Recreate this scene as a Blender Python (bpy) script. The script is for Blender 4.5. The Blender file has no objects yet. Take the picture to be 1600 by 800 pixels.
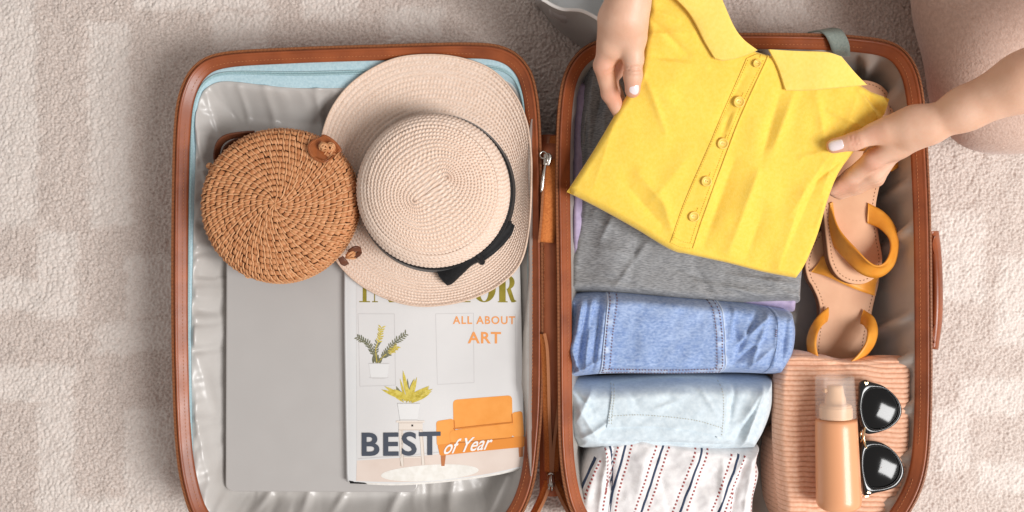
import bpy, bmesh, math, random
import numpy as np
from mathutils import Vector, Matrix

random.seed(4)
RNG = np.random.default_rng(11)

# ------------------------------------------------------------------ camera, world, lamps, exposure
H = 1.2            # camera height above the carpet (m)
S = 0.00075        # metres per photo pixel on the carpet
sc = bpy.context.scene
cam_d = bpy.data.cameras.new('camera'); cam = bpy.data.objects.new('camera', cam_d)
sc.collection.objects.link(cam); sc.camera = cam
cam.location = (0, 0, H); cam.rotation_euler = (0, 0, 0)
cam_d.sensor_width = 36; cam_d.lens = 36; cam_d.clip_start = 0.02; cam_d.clip_end = 50

world = bpy.data.worlds.new('World'); sc.world = world; world.use_nodes = True
bg = world.node_tree.nodes['Background']
bg.inputs[0].default_value = (1.0, 0.945, 0.91, 1); bg.inputs[1].default_value = 0.40

def area(name, loc, target, sx, sy, power, col):
    d = bpy.data.lights.new(name, 'AREA'); d.shape = 'RECTANGLE'; d.size = sx; d.size_y = sy
    d.energy = power; d.color = col
    o = bpy.data.objects.new(name, d); sc.collection.objects.link(o)
    o.location = loc
    o.rotation_euler = (Vector(target) - Vector(loc)).to_track_quat('-Z', 'Y').to_euler()
    return o
area('window_light', (1.98, -0.88, 2.68), (0.05, 0.0, 0.05), 1.2, 1.6, 112, (1.0, 0.99, 0.98))

sc.view_settings.view_transform = 'Standard'; sc.view_settings.look = 'None'
sc.view_settings.gamma = 1; sc.view_settings.exposure = 0.03
sc.view_settings.use_curve_mapping = False
sc.render.engine = 'CYCLES'
sc.cycles.use_denoising = True
sc.cycles.max_bounces = 6

# ------------------------------------------------------------------ helpers
C = sc.collection
def W(px, py, z):
    k = S*(H - z)/H
    return np.array([(px - 800)*k, (400 - py)*k, z])
def W2(pts, z):
    p = np.asarray(pts, float); k = S*(H - z)/H
    return np.stack([(p[..., 0] - 800)*k, (400 - p[..., 1])*k], -1)
def W3(pts):
    p = np.asarray(pts, float); k = S*(H - p[..., 2])/H
    return np.stack([(p[..., 0] - 800)*k, (400 - p[..., 1])*k, p[..., 2]], -1)
def lin(c):
    c = np.asarray(c, float)/255.0
    return tuple(np.where(c <= .04045, c/12.92, ((c + .055)/1.055)**2.4)) + (1.0,)
def sst(x, a=0., b=1.):
    t = np.clip((x - a)/(b - a), 0, 1); return t*t*(3 - 2*t)

def spline(pts, n, closed=False):
    """Catmull-Rom resampled evenly by arc length"""
    p = np.asarray(pts, float); m = len(p)
    if m == 2 and not closed:
        t = np.linspace(0, 1, n)[:, None]; return p[0]*(1 - t) + p[1]*t
    if closed: q = np.vstack([p[-1], p, p[0], p[1]]); seg = m
    else: q = np.vstack([2*p[0] - p[1], p, 2*p[-1] - p[-2]]); seg = m - 1
    out = []
    t = np.linspace(0, 1, 24, endpoint=False)[:, None]
    for i in range(seg):
        a, b, c, d = q[i], q[i+1], q[i+2], q[i+3]
        out.append(.5*((2*b) + (-a + c)*t + (2*a - 5*b + 4*c - d)*t**2 + (-a + 3*b - 3*c + d)*t**3))
    out = np.vstack(out + [q[seg+1][None] if not closed else p[0][None]])
    L = np.r_[0, np.cumsum(np.linalg.norm(np.diff(out, axis=0), axis=1))]
    s = np.linspace(0, L[-1], n + 1 if closed else n)
    r = np.stack([np.interp(s, L, out[:, k]) for k in range(out.shape[1])], -1)
    return r[:-1] if closed else r

def hash2(i, j, seed=0):
    n = (i.astype(np.int64)*374761393 + j.astype(np.int64)*668265263 + seed*1442695041) & 0xffffffff
    n = ((n ^ (n >> 13))*1274126177) & 0xffffffff
    return ((n ^ (n >> 16)) & 0xffffff)/float(0xffffff)
def vnoise(x, y, seed=0):
    xi = np.floor(x); yi = np.floor(y); fx = x - xi; fy = y - yi
    u = fx*fx*fx*(fx*(fx*6 - 15) + 10); v = fy*fy*fy*(fy*(fy*6 - 15) + 10)
    a = hash2(xi, yi, seed); b = hash2(xi+1, yi, seed); c = hash2(xi, yi+1, seed); d = hash2(xi+1, yi+1, seed)
    return (a*(1-u) + b*u)*(1-v) + (c*(1-u) + d*u)*v - .5
def fbm(x, y, seed=0, oct=3):
    s = 0; a = 1.; f = 1.
    for o in range(oct):
        s = s + a*vnoise(x*f + 17.3*o, y*f - 9.1*o, seed + o); a *= .5; f *= 2.03
    return s

class MB:
    def __init__(s): s.v = []; s.f = []; s.n = 0
    def add(s, V, F):
        V = np.asarray(V, float).reshape(-1, 3)
        s.v.append(V); s.f += [tuple(i + s.n for i in f) for f in F]; s.n += len(V)
        return s
    def out(s): return np.vstack(s.v), s.f

def grid_faces(nu, nv, cu=False, cv=False):
    a = np.arange(nu*nv).reshape(nu, nv)
    i = np.arange(nu if cu else nu - 1); j = np.arange(nv if cv else nv - 1)
    I, J = np.meshgrid(i, j, indexing='ij'); I2 = (I + 1) % nu; J2 = (J + 1) % nv
    return np.stack([a[I, J], a[I2, J], a[I2, J2], a[I, J2]], -1).reshape(-1, 4)
def grid(P, cu=False, cv=False, flip=False):
    nu, nv = P.shape[:2]; F = grid_faces(nu, nv, cu, cv)
    if flip: F = F[:, ::-1]
    return P.reshape(-1, 3), F.tolist()

def root_loc(o):
    while o.parent: o = o.parent
    return np.array(o.location)
def thing(name, label, cat, loc, group=None):
    o = bpy.data.objects.new(name, None); C.objects.link(o); o.location = tuple(loc)
    o.empty_display_size = .02
    o['label'] = label; o['category'] = cat
    if group: o['group'] = group
    return o
def obj(name, VF, mat, parent=None, smooth=True, kind=None, label=None, attr=None):
    V, F = VF.out() if isinstance(VF, MB) else VF
    V = np.asarray(V, float).reshape(-1, 3)
    if parent is not None: V = V - root_loc(parent)
    me = bpy.data.meshes.new(name)
    me.from_pydata(V.tolist(), [], F if isinstance(F, list) else F.tolist())
    if smooth: me.polygons.foreach_set('use_smooth', np.ones(len(me.polygons), bool))
    if attr is not None:
        for nm, val in attr.items():
            a = me.attributes.new(nm, 'FLOAT', 'POINT'); a.data.foreach_set('value', np.asarray(val, np.float32).ravel())
    me.materials.append(mat); me.update()
    o = bpy.data.objects.new(name, me); C.objects.link(o)
    if parent is not None: o.parent = parent
    if kind: o['kind'] = kind
    if label: o['label'] = label
    return o

def frames(P, closed=False, up=(0, 0, 1)):
    T = np.roll(P, -1, 0) - np.roll(P, 1, 0) if closed else np.gradient(P, axis=0)
    T /= np.linalg.norm(T, axis=1)[:, None] + 1e-12
    up = np.broadcast_to(np.asarray(up, float), P.shape)
    N = np.cross(up, T); l = np.linalg.norm(N, axis=1)
    bad = l < 1e-4
    N[bad] = np.cross(np.array([1., 0, 0]), T[bad])
    N /= np.linalg.norm(N, axis=1)[:, None] + 1e-12
    B = np.cross(T, N)
    return T, N, B
def tube(P, r, n=8, closed=False, flat=1.0, cap=True):
    P = np.asarray(P, float); m = len(P); r = np.broadcast_to(np.asarray(r, float), (m,))
    T, N, B = frames(P, closed)
    a = np.linspace(0, 2*np.pi, n, endpoint=False)
    G = P[:, None] + r[:, None, None]*(np.cos(a)[None, :, None]*N[:, None] + flat*np.sin(a)[None, :, None]*B[:, None])
    V, F = grid(G, closed, True, flip=True)
    if cap and not closed:
        F = F + [tuple(range(n)), tuple(range((m-1)*n + n - 1, (m-1)*n - 1, -1))]
    return V, F
def box(c, sx, sy, sz, R=None):
    q = np.array([[x, y, z] for x in (-.5, .5) for y in (-.5, .5) for z in (-.5, .5)])*[sx, sy, sz]
    if R is not None: q = q @ np.asarray(R).T
    return q + np.asarray(c), [(0,1,3,2),(4,6,7,5),(0,4,5,1),(2,3,7,6),(0,2,6,4),(1,5,7,3)]
def ribbon(A, B, th, nu=60, nw=6, bulge=0.0):
    """thick band between two edge curves"""
    A = spline(A, nu); B = spline(B, nu)
    t = np.linspace(0, 1, nw)[None, :, None]
    G = A[:, None]*(1 - t) + B[:, None]*t
    du = np.gradient(G, axis=0); dv = np.gradient(G, axis=1)
    N = np.cross(du, dv); N /= np.linalg.norm(N, axis=2)[..., None] + 1e-12
    G = G + N*bulge*np.sin(np.pi*t)
    top = G + N*th/2; bot = G - N*th/2
    ring = np.concatenate([top, bot[:, ::-1]], 1)
    V, F = grid(ring, False, True)
    n = ring.shape[1]; m = nu
    F = F + [tuple(range(n-1, -1, -1)), tuple(range((m-1)*n, m*n))]
    return V, F
def lathe(prof, n, origin, axis, side=None):
    """prof: (distance along axis, radius)"""
    ax = np.asarray(axis, float); ax /= np.linalg.norm(ax)
    u = np.cross(ax, [0, 0, 1.]) if abs(ax[2]) < .9 else np.cross(ax, [0, 1., 0]); u /= np.linalg.norm(u); v = np.cross(ax, u)
    a = np.linspace(0, 2*np.pi, n, endpoint=False)
    p = np.asarray(prof, float)
    G = np.asarray(origin) + p[:, 0][:, None, None]*ax + p[:, 1][:, None, None]*(np.cos(a)[None, :, None]*u + np.sin(a)[None, :, None]*v)
    return grid(G, False, True)
def disc_prism(poly, z0, z1, bev=0.0):
    """closed prism on an XY polygon with an optional small top bevel"""
    p = np.asarray(poly, float); n = len(p)
    ar = .5*np.sum(p[:, 0]*np.roll(p[:, 1], -1) - np.roll(p[:, 0], -1)*p[:, 1])
    if ar < 0: p = p[::-1]
    T = np.roll(p, -1, 0) - np.roll(p, 1, 0); T /= np.linalg.norm(T, axis=1)[:, None] + 1e-12
    inn = np.stack([-T[:, 1], T[:, 0]], -1)
    z0 = np.broadcast_to(z0, (n,)); z1 = np.broadcast_to(z1, (n,))
    rings = [np.c_[p, z0], np.c_[p, z1 - bev]]
    if bev > 0: rings += [np.c_[p + inn*bev*.3, z1 - bev*.3], np.c_[p + inn*bev, z1]]
    else: rings += [np.c_[p, z1]]
    V = np.vstack(rings); m = len(rings)
    F = []
    for k in range(m - 1):
        for i in range(n):
            j = (i + 1) % n; F.append((k*n + i, k*n + j, (k+1)*n + j, (k+1)*n + i))
    F.append(tuple(range((m-1)*n, m*n))); F.append(tuple(range(n-1, -1, -1)))
    return V, F
def rrect(cx, cy, w, h, r, rot=0, n=8):
    out = []
    for qx, qy, a0 in ((1,1,0),(-1,1,90),(-1,-1,180),(1,-1,270)):
        for k in range(n + 1):
            a = math.radians(a0 + 90*k/n)
            out.append((qx*(w/2 - r) + r*math.cos(a), qy*(h/2 - r) + r*math.sin(a)))
    p = np.array(out); c, s = math.cos(rot), math.sin(rot)
    return p @ np.array([[c, s], [-s, c]]) + [cx, cy]

def polydist(X, Y, poly, want_s=False):
    """signed distance (positive inside) to a closed polygon, with the arc position of the nearest point"""
    p = np.asarray(poly, float); q = np.roll(p, -1, 0)
    best = np.full(X.shape, 1e9); arc = np.zeros(X.shape); inside = np.zeros(X.shape, bool)
    L = np.r_[0, np.cumsum(np.linalg.norm(q - p, axis=1))]
    for i in range(len(p)):
        ax, ay = p[i]; bx, by = q[i]; dx, dy = bx - ax, by - ay; l2 = dx*dx + dy*dy + 1e-18
        t = np.clip(((X - ax)*dx + (Y - ay)*dy)/l2, 0, 1)
        d = np.hypot(X - ax - t*dx, Y - ay - t*dy)
        m = d < best
        best = np.where(m, d, best)
        if want_s: arc = np.where(m, L[i] + t*math.sqrt(l2), arc)
        if abs(dy) > 1e-15:
            c = ((ay > Y) != (by > Y)) & (X < dx*(Y - ay)/dy + ax)
            inside ^= c
    d = np.where(inside, best, -best)
    return (d, arc) if want_s else d

def coons(top, right, bottom, left, nu, nv, cluster=True):
    u = np.linspace(0, 1, nu); v = np.linspace(0, 1, nv)
    if cluster:
        u = .35*u + .65*(.5 - .5*np.cos(np.pi*u)); v = .35*v + .65*(.5 - .5*np.cos(np.pi*v))
    def at(pts, t):
        d = spline(pts, 400); s = np.linspace(0, 1, 400)
        return np.stack([np.interp(t, s, d[:, k]) for k in range(2)], -1)
    Tp, Bt, Lf, Rt = at(top, u), at(bottom, u), at(left, v), at(right, v)
    U = u[:, None, None]; V = v[None, :, None]
    return ((1 - V)*Tp[:, None] + V*Bt[:, None] + (1 - U)*Lf[None] + U*Rt[None]
            - ((1-U)*(1-V)*Tp[0] + U*(1-V)*Tp[-1] + (1-U)*V*Bt[0] + U*V*Bt[-1]))

class Cloth:
    """a folded piece of cloth: a soft-edged height field over an outline given in photo pixels"""
    def __init__(s, sides, zt, zb, e, folds=(), amp=.002, ns=30., seed=1, extra=None, zref=None, stretch=(1, 1), fk=1.4):
        s.fk = fk
        s.z0 = zref if zref else (zt if not callable(zt) else .1)
        s.sides = [W2(spline(x, 40), s.z0) for x in sides]
        t, r, b, l = s.sides
        s.poly = np.vstack([t[:-1], r[:-1], b[::-1][:-1], l[::-1][:-1]])[::2]
        s.zt, s.zb, s.e, s.amp, s.ns, s.seed, s.extra, s.stretch = zt, zb, e, amp, ns, seed, extra, stretch
        s.folds = [(W2(a, s.z0), W2(b_, s.z0), w*S*.92, h) for a, b_, w, h in folds]
    def f(s, X, Y, raw=False):
        d = polydist(X, Y, s.poly)
        q = np.clip(d/s.e, 0, 1); prof = np.sqrt(np.clip(1 - (1 - q)**2, 0, 1)); p2 = sst(q, 0, .9)
        zt = s.zt(X, Y) if callable(s.zt) else s.zt
        zb = s.zb(X, Y) if callable(s.zb) else s.zb
        h = s.amp*fbm(X*s.ns*s.stretch[0], Y*s.ns*s.stretch[1], s.seed, 3)
        for a, b, w, ht in s.folds:
            dx, dy = b - a; l2 = dx*dx + dy*dy
            t = ((X - a[0])*dx + (Y - a[1])*dy)/l2; tc = np.clip(t, 0, 1)
            dd = np.hypot(X - a[0] - tc*dx, Y - a[1] - tc*dy)
            wob = w*(1 + .35*vnoise(X*60, Y*60, s.seed + 5))
            h = h + s.fk*ht*(.45*np.exp(-(dd/wob)**2) + .65*np.exp(-dd/(.55*wob)))*(.35 + .65*np.sin(np.pi*np.clip(tc, .08, .92)))
        z = zb + (zt - zb)*prof + p2*h
        if s.extra is not None: z = z + p2*s.extra(X, Y)
        return z
    def top(s, nu, nv):
        G = coons(*s.sides, nu, nv); X, Y = G[..., 0], G[..., 1]
        return np.dstack([X, Y, s.f(X, Y)])
    def mesh(s, nu, nv, closed=False):
        G = s.top(nu, nv); mb = MB(); mb.add(*grid(G, flip=True))
        if closed:
            Bm = G.copy(); X, Y = G[..., 0], G[..., 1]
            Bm[..., 2] = s.zb(X, Y) if callable(s.zb) else s.zb
            mb.add(*grid(Bm))
        return mb
    def drape(s, pts_px, off):
        q = W2(pts_px, s.z0); return np.c_[q, s.f(q[:, 0], q[:, 1]) + off]
    def patch(s, sides_px, off, nu=40, nv=40, edge=.0012, th=.0012):
        """a raised patch (pocket, placket) lying on the cloth, edges turned down"""
        G = coons(*[W2(spline(x, 40), s.z0) for x in sides_px], nu, nv, True)
        X, Y = G[..., 0], G[..., 1]; Z = s.f(X, Y) + off
        P = np.dstack([X, Y, Z])
        V, F = grid(P, flip=True)
        rim = np.concatenate([P[:, 0], P[-1, 1:], P[::-1, -1][1:], P[0, ::-1][1:]])
        low = rim.copy(); low[:, 2] -= off + th
        mb = MB().add(V, F); mb.add(*grid(np.stack([rim, low], 0)))
        return mb
    def strip(s, pts_px, w, off, n=80, mb=None, th=.0008, nw=4):
        p = W2(spline(pts_px, n), s.z0)
        T = np.gradient(p, axis=0); T /= np.linalg.norm(T, axis=1)[:, None]; N = np.stack([-T[:, 1], T[:, 0]], -1)
        w = np.broadcast_to(w, (n,))
        a = np.linspace(-.5, .5, nw)
        G = p[:, None] + N[:, None]*w[:, None, None]*a[None, :, None]
        Z = s.f(G[..., 0], G[..., 1]) + off*(1 - .6*(2*a[None])**4)
        P = np.dstack([G, Z]); mb = mb or MB()
        low = P[:, [0, -1]].copy(); low[..., 2] -= off + th
        full = np.concatenate([low[:, :1], P, low[:, 1:]], 1)
        V, F = grid(full, flip=False); 
        return mb.add(V, F)
    def stitches(s, pts_px, pitch, ln, wd, off, mb=None, jitter=.12, base=0.):
        mb = mb or MB()
        p = W2(spline(pts_px, 300), s.z0)
        L = np.r_[0, np.cumsum(np.linalg.norm(np.diff(p, axis=0), axis=1))]
        c = np.arange(pitch/2, L[-1], pitch); c = c + RNG.uniform(-jitter, jitter, len(c))*pitch
        def at(t): return np.stack([np.interp(t, L, p[:, 0]), np.interp(t, L, p[:, 1])], -1)
        A, B = at(c - ln/2), at(c + ln/2); M = (A + B)/2
        za, zb, zm = s.f(A[:, 0], A[:, 1]) + base, s.f(B[:, 0], B[:, 1]) + base, s.f(M[:, 0], M[:, 1]) + base
        T = B - A; T /= np.linalg.norm(T, axis=1)[:, None] + 1e-9; N = np.stack([-T[:, 1], T[:, 0]], -1)*wd/2
        for i in range(len(c)):
            V = [(*A[i], za[i] + off*.2), (*(M[i] + N[i]), zm[i] + off*.4), (*B[i], zb[i] + off*.2), (*(M[i] - N[i]), zm[i] + off*.4), (*M[i], zm[i] + off + wd*.35)]
            mb.add(V, [(0, 3, 4), (3, 2, 4), (2, 1, 4), (1, 0, 4)])
        return mb

# ------------------------------------------------------------------ materials
def mat(name, col, rough=.8, col2=None, nscale=60., stretch=(1, 1, 1), contrast=(.35, .65), detail=4.,
        bump=0., bscale=900., bstretch=(1, 1, 1), bdist=.0006, sheen=0., spec=.35, metal=0., coat=0., trans=0., alpha=1.,
        sss=0., sss_r=(1, .4, .25), attr=None, attr_col=None, rot=0., aniso=0., ior=None, rvar=0.):
    m = bpy.data.materials.new(name); m.use_nodes = True
    nt = m.node_tree; N = nt.nodes; L = nt.links; b = N['Principled BSDF']
    b.inputs['Roughness'].default_value = rough; b.inputs['Metallic'].default_value = metal
    b.inputs['Specular IOR Level'].default_value = spec
    b.inputs['Sheen Weight'].default_value = sheen; b.inputs['Sheen Roughness'].default_value = .4
    b.inputs['Coat Weight'].default_value = coat; b.inputs['Transmission Weight'].default_value = trans
    b.inputs['Alpha'].default_value = alpha
    if ior: b.inputs['IOR'].default_value = ior
    if aniso: b.inputs['Anisotropic'].default_value = aniso
    if sss: b.inputs['Subsurface Weight'].default_value = sss; b.inputs['Subsurface Radius'].default_value = sss_r; b.inputs['Subsurface Scale'].default_value = .006
    tc = N.new('ShaderNodeTexCoord')
    def mapped(st, r=0.):
        mp = N.new('ShaderNodeMapping'); mp.inputs['Scale'].default_value = st; mp.inputs['Rotation'].default_value = (0, 0, r)
        L.new(tc.outputs['Object'], mp.inputs['Vector']); return mp.outputs['Vector']
    out = None
    if col2 is not None:
        n = N.new('ShaderNodeTexNoise'); n.inputs['Scale'].default_value = nscale; n.inputs['Detail'].default_value = detail
        L.new(mapped(stretch, rot), n.inputs['Vector'])
        r = N.new('ShaderNodeValToRGB'); r.color_ramp.elements[0].position = contrast[0]; r.color_ramp.elements[1].position = contrast[1]
        r.color_ramp.elements[0].color = lin(col); r.color_ramp.elements[1].color = lin(col2)
        L.new(n.outputs['Fac'], r.inputs['Fac']); out = r.outputs['Color']
    else:
        b.inputs['Base Color'].default_value = lin(col)
    if attr:
        a = N.new('ShaderNodeAttribute'); a.attribute_name = attr
        mx = N.new('ShaderNodeMix'); mx.data_type = 'RGBA'
        L.new(a.outputs['Fac'], mx.inputs['Factor'])
        if out is not None: L.new(out, mx.inputs['A'])
        else: mx.inputs['A'].default_value = lin(col)
        mx.inputs['B'].default_value = lin(attr_col); out = mx.outputs['Result']
    if out is not None: L.new(out, b.inputs['Base Color'])
    if rvar:
        n3 = N.new('ShaderNodeTexNoise'); n3.inputs['Scale'].default_value = 35; n3.inputs['Detail'].default_value = 5
        L.new(mapped((1, 1, 1)), n3.inputs['Vector'])
        mr = N.new('ShaderNodeMapRange'); mr.inputs['From Min'].default_value = .3; mr.inputs['From Max'].default_value = .7
        mr.inputs['To Min'].default_value = rough - rvar; mr.inputs['To Max'].default_value = rough + rvar
        L.new(n3.outputs['Fac'], mr.inputs['Value']); L.new(mr.outputs['Result'], b.inputs['Roughness'])
    if bump:
        n2 = N.new('ShaderNodeTexNoise'); n2.inputs['Scale'].default_value = bscale; n2.inputs['Detail'].default_value = 3
        L.new(mapped(bstretch, rot), n2.inputs['Vector'])
        bp = N.new('ShaderNodeBump'); bp.inputs['Strength'].default_value = bump; bp.inputs['Distance'].default_value = bdist
        L.new(n2.outputs['Fac'], bp.inputs['Height']); L.new(bp.outputs['Normal'], b.inputs['Normal'])
    return m

M = {}
M['carpet'] = mat('carpet_wool', (188, 172, 162), .95, (223, 209, 200), 420, detail=3, contrast=(.3, .62), bump=.5, bscale=900, bdist=.0010, sheen=.25, attr='tone', attr_col=(242, 234, 227), spec=.1)
M['leather'] = mat('cognac_leather', (118, 56, 27), .36, (166, 88, 47), 26, contrast=(.25, .72), detail=9, bump=.12, bscale=1400, bdist=.0004, spec=.5, rvar=.06)
M['leather_spine'] = mat('spine_leather', (164, 92, 58), .5, (182, 106, 70), 30, bump=.08, bscale=1400, spec=.4)
M['piping'] = mat('dark_piping', (96, 48, 26), .45, (124, 66, 36), 60, bump=.1)
M['zip_tape'] = mat('zip_tape', (92, 50, 28), .8, (120, 68, 38), 300, bump=.2, bscale=2500)
M['zip_tooth'] = mat('zip_tooth_brown', (176, 112, 70), .4, spec=.5)
M['tape_orange'] = mat('orange_tape', (190, 106, 48), .8, (212, 128, 64), 500, bump=.35, bscale=2200, bstretch=(1, 3, 1), bdist=.0006, sheen=.2)
M['thread'] = mat('tan_thread', (192, 124, 80), .8)
M['satin'] = mat('grey_satin', (186, 181, 176), .33, (198, 194, 190), 12, bump=.05, bscale=1500, spec=.55, sheen=.25)
M['satin_sheer'] = mat('sheer_satin', (176, 166, 158), .45, spec=.3, alpha=.55, sheen=.2)
M['satin_dark'] = mat('taupe_satin', (176, 166, 156), .33, (190, 180, 171), 12, bump=.05, bscale=1500, spec=.5, sheen=.25)
M['blue_trim'] = mat('pale_blue_tape', (172, 202, 212), .75, (190, 216, 224), 400, bump=.15, bscale=2500, sheen=.15)
M['blue_zip'] = mat('pale_blue_coil', (150, 184, 190), .55, (176, 204, 208), 700)
M['metal'] = mat('nickel', (200, 194, 186), .25, metal=1.)
M['strap_grey'] = mat('sage_webbing', (134, 146, 140), .7, (150, 162, 154), 500, bump=.2, bscale=2000)
M['laptop'] = mat('anodised_grey', (190, 186, 183), .42, metal=.15, spec=.4, bump=.02, bscale=3000, rvar=.08)
M['laptop_dark'] = mat('laptop_edge', (120, 116, 112), .4, metal=.6)
M['black'] = mat('black_gap', (14, 13, 13), .6)
M['paper'] = mat('paper_pages', (226, 222, 216), .8, (240, 236, 230), 200)
M['cover'] = mat('glossy_cover', (222, 222, 222), .38, (228, 228, 228), 8, spec=.4, coat=.15)
def ink(name, c, c2=None, ns=120): return mat('ink_' + name, c, .4, c2, ns, spec=.4, coat=.1)
M['straw'] = mat('paper_straw', (214, 184, 162), .7, (236, 210, 190), 500, contrast=(.3, .7), spec=.3, bump=.25, bscale=1600, attr='tone', attr_col=(246, 230, 218))
M['ribbon'] = mat('black_grosgrain', (16, 16, 18), .65, (26, 26, 28), 300, bump=.2, bscale=2500, spec=.3, sheen=.15)
M['rattan'] = mat('rattan_pad', (186, 118, 72), .5, (220, 160, 112), 160, contrast=(.3, .7), bump=.15, bscale=1200, spec=.35)
M['rattan_l'] = mat('rattan_strand', (200, 138, 90), .5, (228, 174, 128), 140, contrast=(.3, .7), bump=.15, bscale=1200, spec=.35)
M['rattan_d'] = mat('rattan_under', (96, 54, 30), .8)
M['tab'] = mat('brown_leather', (140, 76, 38), .45, (160, 92, 50), 90, bump=.12, bscale=1500, spec=.4)
M['tab_d'] = mat('dark_brown_leather', (92, 52, 34), .45, (112, 66, 44), 90, bump=.12, bscale=1500)
M['yellow'] = mat('yellow_pique', (246, 204, 82), .85, (249, 211, 95), 300, bump=.45, bscale=800, bdist=.0006, sheen=.3, spec=.15, sss=.0)
M['yellow_rib'] = mat('yellow_rib_collar', (249, 213, 104), .85, (252, 219, 116), 300, bump=.5, bscale=500, bstretch=(3, 1, 1), bdist=.0005, rot=.5, sheen=.3, spec=.15)
M['yellow_btn'] = mat('yellow_button', (240, 196, 84), .35, (246, 206, 100), 300, spec=.5)
M['btn_hole'] = mat('button_hole', (196, 146, 58), .6)
M['yellow_thr'] = mat('yellow_thread', (238, 192, 72), .8)
M['grey'] = mat('heather_grey', (112, 112, 114), .95, (170, 170, 171), 190, stretch=(1, 7, 1), contrast=(.3, .7), bump=.25, bscale=900, sheen=.25, spec=.12, rot=.25)
M['lilac'] = mat('lilac_jersey', (176, 160, 190), .95, (190, 174, 202), 200, bump=.2, sheen=.2, spec=.12)
M['navy'] = mat('slate_blue_cotton', (58, 76, 100), .9, (70, 90, 114), 300, bump=.2, spec=.15)
M['denim'] = mat('blue_denim', (118, 142, 190), .9, (168, 188, 222), 260, stretch=(1, 1.8, 1), contrast=(.28, .72), bump=.4, bscale=1000, bdist=.0006, sheen=.2, spec=.15, attr='wear', attr_col=(216, 227, 244))
M['denim_st'] = mat('brown_thread', (120, 84, 88), .8)
M['pale'] = mat('pale_denim', (198, 211, 219), .9, (217, 228, 234), 220, contrast=(.3, .7), bump=.35, bscale=1000, sheen=.2, spec=.15)
M['pale_st'] = mat('pale_thread', (196, 196, 184), .8)
M['white_c'] = mat('white_cotton', (226, 222, 222), .9, (236, 233, 232), 200, bump=.3, bscale=900, sheen=.2, spec=.15)
M['st_navy'] = mat('navy_yarn', (46, 58, 82), .9, (66, 78, 102), 900, bump=.2)
M['st_red'] = mat('red_yarn', (150, 72, 70), .9, (168, 90, 86), 600)
M['cord'] = mat('peach_corduroy', (232, 178, 146), .95, (246, 200, 172), 260, contrast=(.3, .7), bump=.4, bscale=900, sheen=.4, spec=.1, attr='ground', attr_col=(186, 124, 90))  # attr_col is the painted shade in the hollows between wales
M['insole'] = mat('tan_insole', (216, 162, 124), .5, (226, 176, 138), 30, bump=.08, bscale=1200, spec=.4)
M['sole'] = mat('brown_sole', (120, 74, 46), .6, (138, 88, 58), 80)
M['mustard'] = mat('mustard_leather', (224, 142, 42), .45, (236, 160, 60), 60, bump=.12, bscale=1300, spec=.45)
M['bottle'] = mat('peach_bottle', (234, 166, 120), .34, spec=.5, coat=.15)
M['nozzle'] = mat('peach_nozzle', (236, 190, 148), .4)
M['cap'] = mat('frosted_cap', (250, 236, 224), .22, trans=.0, alpha=.14, spec=.6)
M['acetate'] = mat('black_acetate', (10, 10, 11), .18, spec=.6, coat=.3)
M['lens'] = mat('dark_lens', (6, 6, 7), .11, spec=.5)
M['groove'] = mat('rim_groove', (30, 30, 32), .3, spec=.6)
M['gold'] = mat('pale_gold', (226, 200, 160), .25, metal=1.)
M['skin'] = mat('skin', (222, 172, 142), .44, (236, 194, 168), 38, contrast=(.25, .75), bump=.35, bscale=420, bdist=.0005, sss=.10, spec=.38, attr='flush', attr_col=(206, 130, 106))
M['nail'] = mat('white_nail_varnish', (240, 224, 224), .16, spec=.6, coat=.6)
M['trouser'] = mat('beige_knit', (204, 174, 158), .95, (222, 194, 179), 260, contrast=(.3, .7), bump=.7, bscale=420, bdist=.0012, sheen=.35, spec=.12)
M['top'] = mat('white_top', (226, 220, 214), .9, (234, 228, 222), 100, bump=.2)
M['hair'] = mat('brown_hair', (66, 44, 32), .6, (88, 60, 42), 40, stretch=(1, 1, .1))
M['tub'] = mat('grey_plastic', (176, 174, 170), .4, spec=.45)
M['tub_in'] = mat('pale_plastic', (206, 208, 208), .45)
M['tub_lip'] = mat('white_plastic', (236, 232, 228), .35)
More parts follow.
